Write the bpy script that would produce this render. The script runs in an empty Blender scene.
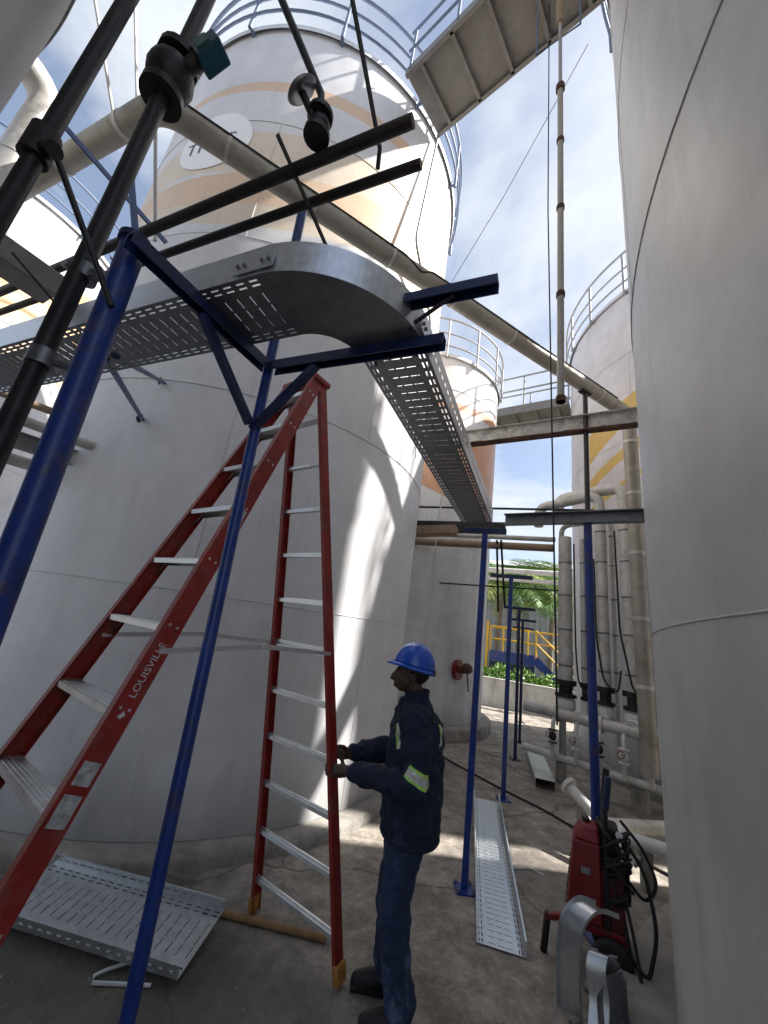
import bpy, bmesh, math, random
from mathutils import Vector, Matrix, Quaternion
random.seed(11)
R = math.radians
scene = bpy.context.scene
C = scene.collection

# ------------------------------------------------------------------ camera
CAM_H, PITCH, ROLL = 1.9, R(17.0), R(8.0)
cam_data = bpy.data.cameras.new('camera')
cam_data.sensor_fit = 'VERTICAL'
cam_data.sensor_height = 24.0
cam_data.lens = 24.0 * 385.0 / 1024.0
cam_data.clip_start = 0.05
cam_data.clip_end = 3000
cam = bpy.data.objects.new('camera', cam_data)
C.objects.link(cam)
_r0, _u0 = Vector((1, 0, 0)), Vector((0, -math.sin(PITCH), math.cos(PITCH)))
_f = Vector((0, math.cos(PITCH), math.sin(PITCH)))
_right = _r0 * math.cos(ROLL) + _u0 * math.sin(ROLL)
_up = _u0 * math.cos(ROLL) - _r0 * math.sin(ROLL)
m = Matrix.Identity(4)
for i in range(3):
    m[i][0], m[i][1], m[i][2] = _right[i], _up[i], -_f[i]
m[2][3] = CAM_H
cam.matrix_world = m
scene.camera = cam

# ------------------------------------------------------------------ sky and sun
SUN_EL, SUN_AZ = R(47.0), R(90.0)          # azimuth measured from +Y towards +X
world = bpy.data.worlds.new('World')
scene.world = world
world.use_nodes = True
wn, wl = world.node_tree.nodes, world.node_tree.links
wn.clear()
w_out = wn.new('ShaderNodeOutputWorld')
w_bg = wn.new('ShaderNodeBackground')
w_bg.inputs['Strength'].default_value = 0.086
w_sky = wn.new('ShaderNodeTexSky')
w_sky.sky_type = 'NISHITA'
w_sky.sun_disc = False
w_sky.sun_elevation = SUN_EL
w_sky.sun_rotation = SUN_AZ
w_sky.dust_density = 2.0
w_tc = wn.new('ShaderNodeTexCoord')
w_sep = wn.new('ShaderNodeSeparateXYZ')
wl.new(w_tc.outputs['Generated'], w_sep.inputs[0])
w_add = wn.new('ShaderNodeMath'); w_add.operation = 'ADD'; w_add.inputs[1].default_value = 0.22
wl.new(w_sep.outputs['Z'], w_add.inputs[0])
w_max = wn.new('ShaderNodeMath'); w_max.operation = 'MAXIMUM'; w_max.inputs[1].default_value = 0.05
wl.new(w_add.outputs[0], w_max.inputs[0])
w_cmb = wn.new('ShaderNodeCombineXYZ')
for k, ax in enumerate('XY'):
    d = wn.new('ShaderNodeMath'); d.operation = 'DIVIDE'
    wl.new(w_sep.outputs[ax], d.inputs[0]); wl.new(w_max.outputs[0], d.inputs[1])
    wl.new(d.outputs[0], w_cmb.inputs[k])
w_noise = wn.new('ShaderNodeTexNoise')
w_noise.inputs['Scale'].default_value = 1.55
w_noise.inputs['Detail'].default_value = 6
w_noise.inputs['Roughness'].default_value = 0.58
w_noise.inputs['Distortion'].default_value = 0.25
w_off = wn.new('ShaderNodeVectorMath'); w_off.operation = 'ADD'; w_off.inputs[1].default_value = (9.2, 6.1, 1.0)
wl.new(w_cmb.outputs[0], w_off.inputs[0]); wl.new(w_off.outputs[0], w_noise.inputs['Vector'])
w_ramp = wn.new('ShaderNodeValToRGB')
w_ramp.color_ramp.elements[0].position = 0.46
w_ramp.color_ramp.elements[0].color = (0.16, 0.16, 0.16, 1)
w_ramp.color_ramp.elements[1].position = 0.66
wl.new(w_noise.outputs['Fac'], w_ramp.inputs['Fac'])
w_mix = wn.new('ShaderNodeMix'); w_mix.data_type = 'RGBA'
wl.new(w_ramp.outputs['Color'], w_mix.inputs['Factor'])
wl.new(w_sky.outputs['Color'], w_mix.inputs['A'])
w_mix.inputs['B'].default_value = (4.2, 4.45, 4.8, 1)
wl.new(w_mix.outputs['Result'], w_bg.inputs['Color'])
wl.new(w_bg.outputs[0], w_out.inputs['Surface'])

sun_data = bpy.data.lights.new('sun', 'SUN')
sun_data.energy = 4.2
sun_data.angle = R(0.9)
sun_data.color = (1.0, 0.965, 0.91)
sun = bpy.data.objects.new('sun', sun_data)
C.objects.link(sun)
_to_sun = Vector((math.sin(SUN_AZ) * math.cos(SUN_EL), math.cos(SUN_AZ) * math.cos(SUN_EL), math.sin(SUN_EL)))
sun.rotation_euler = (-_to_sun).to_track_quat('-Z', 'Y').to_euler()
sun.location = (20, 5, 30)
vs = scene.view_settings
vs.view_transform = 'Standard'; vs.look = 'None'; vs.gamma = 1; vs.use_curve_mapping = False
vs.exposure = 1.36
scene.cycles.max_bounces = 6
scene.cycles.diffuse_bounces = 4
scene.cycles.glossy_bounces = 3

# ------------------------------------------------------------------ materials
MATS = {}
def mat(name, color, rough=0.5, metal=0.0, var=0.12, scale=6.0, bump=0.0, bscale=60.0, dirt=None, dirt_amt=0.5, dirt_scale=2.5, spec=0.5, stretch=None, coat=0.0):
    if name in MATS: return MATS[name]
    mt = bpy.data.materials.new(name); mt.use_nodes = True
    n, l = mt.node_tree.nodes, mt.node_tree.links
    b = n['Principled BSDF']
    b.inputs['Roughness'].default_value = rough
    b.inputs['Metallic'].default_value = metal
    b.inputs['Specular IOR Level'].default_value = spec
    if coat: b.inputs['Coat Weight'].default_value = coat
    tc = n.new('ShaderNodeTexCoord')
    mp = n.new('ShaderNodeMapping')
    if stretch: mp.inputs['Scale'].default_value = stretch
    l.new(tc.outputs['Object'], mp.inputs['Vector'])
    nz = n.new('ShaderNodeTexNoise'); nz.inputs['Scale'].default_value = scale; nz.inputs['Detail'].default_value = 4; nz.inputs['Roughness'].default_value = 0.62
    l.new(mp.outputs[0], nz.inputs['Vector'])
    rp = n.new('ShaderNodeValToRGB')
    c = color
    rp.color_ramp.elements[0].position = 0.28; rp.color_ramp.elements[1].position = 0.72
    rp.color_ramp.elements[0].color = tuple(max(0, v * (1 - var)) for v in c) + (1,)
    rp.color_ramp.elements[1].color = tuple(min(1, v * (1 + var)) for v in c) + (1,)
    l.new(nz.outputs['Fac'], rp.inputs['Fac'])
    col = rp.outputs['Color']
    if dirt:
        n2 = n.new('ShaderNodeTexNoise'); n2.inputs['Scale'].default_value = dirt_scale; n2.inputs['Detail'].default_value = 5; n2.inputs['Roughness'].default_value = 0.7
        l.new(mp.outputs[0], n2.inputs['Vector'])
        r2 = n.new('ShaderNodeValToRGB')
        r2.color_ramp.elements[0].position = 0.5; r2.color_ramp.elements[1].position = 0.72
        r2.color_ramp.elements[1].color = (dirt_amt,) * 3 + (1,)
        l.new(n2.outputs['Fac'], r2.inputs['Fac'])
        mx = n.new('ShaderNodeMix'); mx.data_type = 'RGBA'
        l.new(r2.outputs['Color'], mx.inputs['Factor']); l.new(col, mx.inputs['A']); mx.inputs['B'].default_value = tuple(dirt) + (1,)
        col = mx.outputs['Result']
    l.new(col, b.inputs['Base Color'])
    rr = n.new('ShaderNodeMapRange'); rr.inputs['To Min'].default_value = max(0.03, rough - 0.12); rr.inputs['To Max'].default_value = min(1, rough + 0.14)
    l.new(nz.outputs['Fac'], rr.inputs['Value']); l.new(rr.outputs[0], b.inputs['Roughness'])
    if bump:
        n3 = n.new('ShaderNodeTexNoise'); n3.inputs['Scale'].default_value = bscale; n3.inputs['Detail'].default_value = 3
        l.new(mp.outputs[0], n3.inputs['Vector'])
        bp = n.new('ShaderNodeBump'); bp.inputs['Strength'].default_value = bump; bp.inputs['Distance'].default_value = 0.01
        l.new(n3.outputs['Fac'], bp.inputs['Height']); l.new(bp.outputs[0], b.inputs['Normal'])
    MATS[name] = mt
    return mt

def nmath(nt, op, a, b=None, c=None):
    nd = nt.nodes.new('ShaderNodeMath'); nd.operation = op
    for k, v in enumerate((a, b, c)):
        if v is None: continue
        if isinstance(v, (int, float)): nd.inputs[k].default_value = v
        else: nt.links.new(v, nd.inputs[k])
    return nd.outputs[0]

def tank_mat(name, base, bands=(), stain=(0.30, 0.27, 0.23), stain_amt=0.35, rough=0.42, metal=0.0, mottled=0.10, bump=0.25):
    """painted steel in cylinder coordinates; bands: (z0, slope, amp, freq, phase, halfwidth, angle_lo, angle_hi, colour) painted swooshes"""
    mt = bpy.data.materials.new(name); mt.use_nodes = True
    nt = mt.node_tree; n, l = nt.nodes, nt.links
    b = n['Principled BSDF']
    b.inputs['Metallic'].default_value = metal
    tc = n.new('ShaderNodeTexCoord'); sp = n.new('ShaderNodeSeparateXYZ')
    l.new(tc.outputs['Object'], sp.inputs[0])
    ang = nmath(nt, 'ARCTAN2', sp.outputs['Y'], sp.outputs['X'])
    cyl = n.new('ShaderNodeCombineXYZ')
    l.new(nmath(nt, 'MULTIPLY', ang, 3.0), cyl.inputs[0]); l.new(nmath(nt, 'MULTIPLY', sp.outputs['Z'], 0.16), cyl.inputs[2])
    streak = n.new('ShaderNodeTexNoise'); streak.inputs['Scale'].default_value = 2.2; streak.inputs['Detail'].default_value = 4; streak.inputs['Roughness'].default_value = 0.62
    l.new(cyl.outputs[0], streak.inputs['Vector'])
    cloud = n.new('ShaderNodeTexNoise'); cloud.inputs['Scale'].default_value = 0.9; cloud.inputs['Detail'].default_value = 3; cloud.inputs['Roughness'].default_value = 0.6
    l.new(tc.outputs['Object'], cloud.inputs['Vector'])
    rp = n.new('ShaderNodeValToRGB')
    rp.color_ramp.elements[0].position = 0.3; rp.color_ramp.elements[1].position = 0.7
    rp.color_ramp.elements[0].color = tuple(v * (1 - mottled) for v in base) + (1,)
    rp.color_ramp.elements[1].color = tuple(min(1, v * (1 + mottled)) for v in base) + (1,)
    l.new(cloud.outputs['Fac'], rp.inputs['Fac'])
    col = rp.outputs['Color']
    for (z0, slope, amp, fq, ph, hw, alo, ahi, bc) in bands:
        zc = nmath(nt, 'ADD', nmath(nt, 'MULTIPLY', nmath(nt, 'SINE', nmath(nt, 'MULTIPLY_ADD', ang, fq, ph)), amp), nmath(nt, 'MULTIPLY_ADD', ang, slope, z0))
        dz = nmath(nt, 'ABSOLUTE', nmath(nt, 'SUBTRACT', sp.outputs['Z'], zc))
        hwv = nmath(nt, 'MULTIPLY_ADD', nmath(nt, 'SINE', nmath(nt, 'MULTIPLY_ADD', ang, fq * 0.7, ph + 1.3)), hw * 0.45, hw)
        k = nmath(nt, 'LESS_THAN', dz, hwv)
        k = nmath(nt, 'MULTIPLY', k, nmath(nt, 'MULTIPLY', nmath(nt, 'GREATER_THAN', ang, alo), nmath(nt, 'LESS_THAN', ang, ahi)))
        mx = n.new('ShaderNodeMix'); mx.data_type = 'RGBA'
        l.new(k, mx.inputs['Factor']); l.new(col, mx.inputs['A']); mx.inputs['B'].default_value = tuple(bc) + (1,)
        col = mx.outputs['Result']
    r2 = n.new('ShaderNodeValToRGB')
    r2.color_ramp.elements[0].position = 0.46; r2.color_ramp.elements[1].position = 0.78
    r2.color_ramp.elements[1].color = (stain_amt,) * 3 + (1,)
    l.new(streak.outputs['Fac'], r2.inputs['Fac'])
    mx = n.new('ShaderNodeMix'); mx.data_type = 'RGBA'
    l.new(r2.outputs['Color'], mx.inputs['Factor']); l.new(col, mx.inputs['A']); mx.inputs['B'].default_value = tuple(stain) + (1,)
    # fine drip streaks and rubbed patches
    cyl2 = n.new('ShaderNodeCombineXYZ')
    l.new(nmath(nt, 'MULTIPLY', ang, 14.0), cyl2.inputs[0]); l.new(nmath(nt, 'MULTIPLY', sp.outputs['Z'], 0.32), cyl2.inputs[2])
    drip = n.new('ShaderNodeTexNoise'); drip.inputs['Scale'].default_value = 2.6; drip.inputs['Detail'].default_value = 3; drip.inputs['Roughness'].default_value = 0.55
    l.new(cyl2.outputs[0], drip.inputs['Vector'])
    dr = n.new('ShaderNodeValToRGB'); dr.color_ramp.elements[0].position = 0.56; dr.color_ramp.elements[1].position = 0.74; dr.color_ramp.elements[1].color = (stain_amt * 0.9,) * 3 + (1,)
    l.new(drip.outputs['Fac'], dr.inputs['Fac'])
    mdp = n.new('ShaderNodeMix'); mdp.data_type = 'RGBA'
    l.new(dr.outputs['Color'], mdp.inputs['Factor']); l.new(mx.outputs['Result'], mdp.inputs['A']); mdp.inputs['B'].default_value = tuple(v * 0.8 for v in stain) + (1,)
    rub = n.new('ShaderNodeTexNoise'); rub.inputs['Scale'].default_value = 3.4; rub.inputs['Detail'].default_value = 5; rub.inputs['Roughness'].default_value = 0.72
    l.new(tc.outputs['Object'], rub.inputs['Vector'])
    rbr = n.new('ShaderNodeValToRGB'); rbr.color_ramp.elements[0].position = 0.25; rbr.color_ramp.elements[1].position = 0.75
    rbr.color_ramp.elements[0].color = (1 - mottled * 1.6,) * 3 + (1,); rbr.color_ramp.elements[1].color = (1 + mottled * 0.7,) * 3 + (1,)
    l.new(rub.outputs['Fac'], rbr.inputs['Fac'])
    mrb = n.new('ShaderNodeMix'); mrb.data_type = 'RGBA'; mrb.blend_type = 'MULTIPLY'; mrb.inputs['Factor'].default_value = 1.0
    l.new(mdp.outputs['Result'], mrb.inputs['A']); l.new(rbr.outputs['Color'], mrb.inputs['B'])
    mx = mrb
    # grime splashed up from the ground, ragged upper edge
    gz = nmath(nt, 'ADD', sp.outputs['Z'], nmath(nt, 'MULTIPLY', streak.outputs['Fac'], -0.75))
    gm = n.new('ShaderNodeMapRange'); gm.inputs['From Min'].default_value = -0.35; gm.inputs['From Max'].default_value = 0.25
    gm.inputs['To Min'].default_value = 0.55; gm.inputs['To Max'].default_value = 0.0
    l.new(gz, gm.inputs['Value'])
    mg = n.new('ShaderNodeMix'); mg.data_type = 'RGBA'
    l.new(gm.outputs[0], mg.inputs['Factor']); l.new(mx.outputs['Result'], mg.inputs['A']); mg.inputs['B'].default_value = (0.13, 0.12, 0.10, 1)
    # small specks and chips
    spk = n.new('ShaderNodeTexNoise'); spk.inputs['Scale'].default_value = 34; spk.inputs['Detail'].default_value = 1
    l.new(tc.outputs['Object'], spk.inputs['Vector'])
    sr = n.new('ShaderNodeValToRGB'); sr.color_ramp.elements[0].position = 0.74; sr.color_ramp.elements[1].position = 0.80; sr.color_ramp.elements[1].color = (0.28, 0.28, 0.28, 1)
    l.new(spk.outputs['Fac'], sr.inputs['Fac'])
    ms = n.new('ShaderNodeMix'); ms.data_type = 'RGBA'
    l.new(sr.outputs['Color'], ms.inputs['Factor']); l.new(mg.outputs['Result'], ms.inputs['A']); ms.inputs['B'].default_value = (0.18, 0.15, 0.12, 1)
    l.new(ms.outputs['Result'], b.inputs['Base Color'])
    rr = n.new('ShaderNodeMapRange'); rr.inputs['To Min'].default_value = rough - 0.1; rr.inputs['To Max'].default_value = rough + 0.18
    l.new(cloud.outputs['Fac'], rr.inputs['Value']); l.new(rr.outputs[0], b.inputs['Roughness'])
    bn = n.new('ShaderNodeTexNoise'); bn.inputs['Scale'].default_value = 1.3; bn.inputs['Detail'].default_value = 2
    l.new(tc.outputs['Object'], bn.inputs['Vector'])
    bp = n.new('ShaderNodeBump'); bp.inputs['Strength'].default_value = bump; bp.inputs['Distance'].default_value = 0.06
    l.new(bn.outputs['Fac'], bp.inputs['Height'])
    l.new(bp.outputs[0], b.inputs['Normal'])
    MATS[name] = mt
    return mt

galv = mat('galvanised', (0.62, 0.64, 0.66), 0.34, 0.85, 0.14, 22, 0.06, 90)
galv_dull_shaded = mat('galvanised_dull_shaded', (0.22, 0.225, 0.235), 0.42, 0.75, 0.22, 14, 0.08, 70)  # dull fittings, and the overhead tray sheet with underside shade put into the colour
alu = mat('aluminium', (0.66, 0.66, 0.66), 0.4, 0.75, 0.12, 20, 0.05, 90, dirt=(0.25, 0.23, 0.2), dirt_amt=0.5)
blue = mat('blue_paint', (0.009, 0.038, 0.215), 0.34, 0, 0.3, 9, 0.2, 40, dirt=(0.085, 0.05, 0.04), dirt_amt=0.7, dirt_scale=13)
blue_dark = mat('dark_blue_paint', (0.010, 0.022, 0.085), 0.38, 0, 0.25, 9, 0.12, 40, dirt=(0.02, 0.02, 0.02), dirt_amt=0.5, dirt_scale=7)
blue_pale = mat('faded_blue_paint', (0.10, 0.17, 0.38), 0.45, 0, 0.2, 9, 0.1, 40)
black = mat('black_steel', (0.014, 0.012, 0.012), 0.5, 0.1, 0.4, 12, 0.25, 50, dirt=(0.07, 0.035, 0.02), dirt_amt=0.55, dirt_scale=5)
black_pipe = mat('dark_pipe_paint', (0.014, 0.014, 0.017), 0.48, 0.1, 0.35, 9, 0.2, 45, dirt=(0.10, 0.07, 0.05), dirt_amt=0.4, dirt_scale=6)
red = mat('red_fibreglass', (0.27, 0.018, 0.014), 0.45, 0, 0.3, 14, 0.2, 80, dirt=(0.20, 0.11, 0.09), dirt_amt=0.55, dirt_scale=16)
red_paint = mat('red_paint', (0.22, 0.014, 0.018), 0.42, 0, 0.15, 8, 0.06, 60, dirt=(0.06, 0.02, 0.02), dirt_amt=0.5, dirt_scale=7)
yellow = mat('yellow_paint', (0.75, 0.42, 0.02), 0.5, 0, 0.12, 8)
yellow_foot = mat('worn_yellow_plastic', (0.42, 0.20, 0.04), 0.6, 0, 0.25, 18, dirt=(0.06, 0.05, 0.04), dirt_amt=0.7)
cladding = mat('weathered_cladding', (0.40, 0.37, 0.32), 0.5, 0.25, 0.22, 7, 0.3, 30, dirt=(0.15, 0.11, 0.07), dirt_amt=0.75, dirt_scale=3.5)
cladding_white = mat('pale_cladding', (0.60, 0.59, 0.56), 0.5, 0.15, 0.14, 7, 0.2, 30, dirt=(0.22, 0.18, 0.13), dirt_amt=0.6, dirt_scale=3)
pipe_brown = mat('brown_lagging', (0.30, 0.21, 0.14), 0.7, 0, 0.3, 6, 0.3, 30)
beam_grey = mat('grey_beam_paint', (0.33, 0.33, 0.33), 0.5, 0.1, 0.18, 6, 0.15, 40, dirt=(0.14, 0.10, 0.07), dirt_amt=0.5, dirt_scale=5)
beam_flaky = mat('flaking_beam_paint', (0.50, 0.485, 0.45), 0.7, 0, 0.3, 9, 0.5, 40, dirt=(0.12, 0.055, 0.03), dirt_amt=0.7, dirt_scale=5.5)
rust = mat('rusty_steel', (0.10, 0.045, 0.03), 0.85, 0, 0.5, 9, 0.5, 50)
conc = mat('plinth_concrete', (0.30, 0.28, 0.25), 0.9, 0, 0.25, 5, 0.8, 40, dirt=(0.09, 0.08, 0.065), dirt_amt=0.75, dirt_scale=2.2)
conc_wall = mat('whitewashed_wall', (0.50, 0.49, 0.46), 0.9, 0, 0.12, 4, 0.4, 40, dirt=(0.17, 0.16, 0.14), dirt_amt=0.7, dirt_scale=1.6, stretch=(1, 1, 0.35))
white_p = mat('white_paint', (0.70, 0.70, 0.69), 0.5, 0, 0.08, 8, dirt=(0.3, 0.28, 0.25), dirt_amt=0.4)
rubber = mat('black_rubber', (0.014, 0.014, 0.015), 0.6, 0, 0.3, 20, 0.1, 80)
wood = mat('ochre_timber', (0.26, 0.15, 0.06), 0.75, 0, 0.3, 20, 0.2, 60, stretch=(1, 1, 1))
green_p = mat('green_paint', (0.02, 0.10, 0.09), 0.45, 0, 0.2, 10)
sheet = mat('corrugated_sheet', (0.30, 0.31, 0.31), 0.5, 0.2, 0.15, 3, 0.1, 30, dirt=(0.16, 0.14, 0.12), dirt_amt=0.5)
walk_under = mat('walkway_underside', (0.24, 0.235, 0.225), 0.6, 0.15, 0.2, 5, 0.15, 40, dirt=(0.14, 0.11, 0.08), dirt_amt=0.7, dirt_scale=2.5)
rail_blue = mat('railing_blue_grey', (0.13, 0.17, 0.26), 0.5, 0, 0.15, 6)
rail_grey = mat('railing_grey', (0.34, 0.34, 0.34), 0.5, 0.2, 0.15, 6)
weld = mat('weld_bead', (0.58, 0.57, 0.56), 0.5, 0.2, 0.2, 30)

# ------------------------------------------------------------------ mesh helpers
class MB:
    def __init__(s): s.v = []; s.f = []; s.smooth = []
    def add(s, vs, fs, sm=False):
        o = len(s.v); s.v += [tuple(v) for v in vs]; s.f += [tuple(i + o for i in f) for f in fs]; s.smooth += [sm] * len(fs); return s
    def obox(s, c, ex, ey, ez):
        c, ex, ey, ez = map(Vector, (c, ex, ey, ez))
        vs = [c + ex * a + ey * b + ez * d for d in (-1, 1) for b in (-1, 1) for a in (-1, 1)]
        return s.add(vs, [(0, 2, 3, 1), (4, 5, 7, 6), (0, 1, 5, 4), (2, 6, 7, 3), (0, 4, 6, 2), (1, 3, 7, 5)])
    def box(s, c, sx, sy, sz, rz=0):
        cx, sn = math.cos(rz), math.sin(rz)
        return s.obox(c, (cx * sx / 2, sn * sx / 2, 0), (-sn * sy / 2, cx * sy / 2, 0), (0, 0, sz / 2))
    def bar(s, a, b, w, h, up=(0, 0, 1)):
        """rectangular bar from a to b, width w across, h along up"""
        a, b, up = Vector(a), Vector(b), Vector(up)
        d = b - a; L = d.length; d.normalize()
        x = d.cross(up)
        if x.length < 1e-4: x = d.cross(Vector((1, 0, 0)))
        x.normalize(); z = x.cross(d)
        return s.obox((a + b) / 2, d * L / 2, x * w / 2, z * h / 2)
    def tube(s, a, b, r, r2=None, n=16, caps=True):
        return s.path([a, b], [r, r if r2 is None else r2], n, caps)
    def path(s, pts, r, n=14, caps=True, closed=False):
        pts = [Vector(p) for p in pts]
        if not isinstance(r, (list, tuple)): r = [r] * len(pts)
        N = len(pts); vs = []; fs = []
        ref = None
        for i, p in enumerate(pts):
            if closed: t = (pts[(i + 1) % N] - pts[i - 1])
            else: t = pts[min(i + 1, N - 1)] - pts[max(i - 1, 0)]
            t.normalize()
            if ref is None:
                ref = t.cross(Vector((0, 0, 1)))
                if ref.length < 0.05: ref = t.cross(Vector((0, 1, 0)))
            x = ref - t * ref.dot(t)
            if x.length < 1e-5: x = t.cross(Vector((0.3, 1, 0.2)))
            x.normalize(); ref = x; y = t.cross(x)
            for k in range(n):
                a = 2 * math.pi * k / n
                vs.append(p + (x * math.cos(a) + y * math.sin(a)) * r[i])
        M = N if closed else N - 1
        for i in range(M):
            j = (i + 1) % N
            for k in range(n):
                fs.append((i * n + k, i * n + (k + 1) % n, j * n + (k + 1) % n, j * n + k))
        s.add(vs, fs, True)
        if caps and not closed:
            s.add(vs[:n], [tuple(range(n))[::-1]]); s.add(vs[-n:], [tuple(range(n))])
        return s
    def lathe(s, prof, c=(0, 0, 0), n=32, axis=(0, 0, 1), a0=0.0, a1=2 * math.pi, sm=True):
        ax = Vector(axis).normalized(); c = Vector(c)
        x = ax.cross(Vector((0, 1, 0)))
        if x.length < 0.05: x = ax.cross(Vector((1, 0, 0)))
        x.normalize(); y = ax.cross(x)
        full = abs(a1 - a0 - 2 * math.pi) < 1e-6
        M = n if full else n + 1
        vs = []; fs = []
        for k in range(M):
            a = a0 + (a1 - a0) * k / n
            for (r, z) in prof: vs.append(c + (x * math.cos(a) + y * math.sin(a)) * r + ax * z)
        P = len(prof)
        for k in range(n):
            j = (k + 1) % M
            for i in range(P - 1): fs.append((k * P + i, j * P + i, j * P + i + 1, k * P + i + 1))
        return s.add(vs, fs, sm)
    def ball(s, c, r, n=14, sc=(1, 1, 1)):
        vs = []; fs = []; m2 = n // 2
        for i in range(m2 + 1):
            th = math.pi * i / m2
            for k in range(n):
                a = 2 * math.pi * k / n
                vs.append((c[0] + r * sc[0] * math.sin(th) * math.cos(a), c[1] + r * sc[1] * math.sin(th) * math.sin(a), c[2] + r * sc[2] * math.cos(th)))
        for i in range(m2):
            for k in range(n): fs.append((i * n + k, (i + 1) * n + k, (i + 1) * n + (k + 1) % n, i * n + (k + 1) % n))
        return s.add(vs, fs, True)
    def mesh(s, name):
        me = bpy.data.meshes.new(name); me.from_pydata(s.v, [], s.f)
        me.polygons.foreach_set('use_smooth', s.smooth); me.update(); return me
    def build(s, name, material, parent=None, bevel=0.0, solid=0.0, loc=None):
        o = bpy.data.objects.new(name, s.mesh(name)); C.objects.link(o)
        o.data.materials.append(material)
        if parent: o.parent = parent
        if loc: o.location = loc
        if solid:
            md = o.modifiers.new('solidify', 'SOLIDIFY'); md.thickness = solid; md.offset = 0
        if bevel:
            md = o.modifiers.new('bevel', 'BEVEL'); md.width = bevel; md.segments = 2; md.limit_method = 'ANGLE'
        return o
def tag(o, label=None, cat=None, group=None, kind=None):
    if label: o['label'] = label
    if cat: o['category'] = cat
    if group: o['group'] = group
    if kind: o['kind'] = kind
    return o
def thing(name, label, cat, loc=(0, 0, 0), rz=0, group=None):
    o = bpy.data.objects.new(name, None); C.objects.link(o)
    o.empty_display_size = 0.2; o.location = loc; o.rotation_euler = (0, 0, rz)
    return tag(o, label, cat, group)
def off(pts, o): return [tuple(Vector(p) - Vector(o)) for p in pts]
def arc(c, r, a0, a1, n, z=0): return [(c[0] + r * math.cos(a0 + (a1 - a0) * i / n), c[1] + r * math.sin(a0 + (a1 - a0) * i / n), z) for i in range(n + 1)]
def round_path(pts, rad, n=6):
    """polyline with rounded corners"""
    pts = [Vector(p) for p in pts]; out = [pts[0]]
    for i in range(1, len(pts) - 1):
        a, b, c = pts[i - 1], pts[i], pts[i + 1]
        d0 = (a - b).normalized(); d1 = (c - b).normalized()
        t = min(rad, (a - b).length * 0.45, (c - b).length * 0.45)
        p0, p1 = b + d0 * t, b + d1 * t
        for k in range(n + 1):
            u = k / n
            out.append(p0 * (1 - u) ** 2 + b * 2 * u * (1 - u) + p1 * u * u)
    out.append(pts[-1]); return out
E1, E2 = Vector((0.4, 0.9165, 0)), Vector((0.9165, -0.4, 0))
def ST(s, t, z=0.0): return E2 * s + E1 * t + Vector((0, 0, z))
def text_mesh(txt, size, extrude=0.0008):
    cu = bpy.data.curves.new('lettering', 'FONT'); cu.body = txt; cu.size = size; cu.extrude = extrude
    cu.align_x = 'CENTER'; cu.align_y = 'CENTER'; cu.resolution_u = 3
    o = bpy.data.objects.new('lettering', cu); C.objects.link(o)
    dg = bpy.context.evaluated_depsgraph_get()
    me = bpy.data.meshes.new_from_object(o.evaluated_get(dg)); bpy.data.objects.remove(o)
    return me
def bake(o):
    """apply modifiers"""
    dg = bpy.context.evaluated_depsgraph_get()
    me = bpy.data.meshes.new_from_object(o.evaluated_get(dg)); o.modifiers.clear(); o.data = me
    return o

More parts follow.
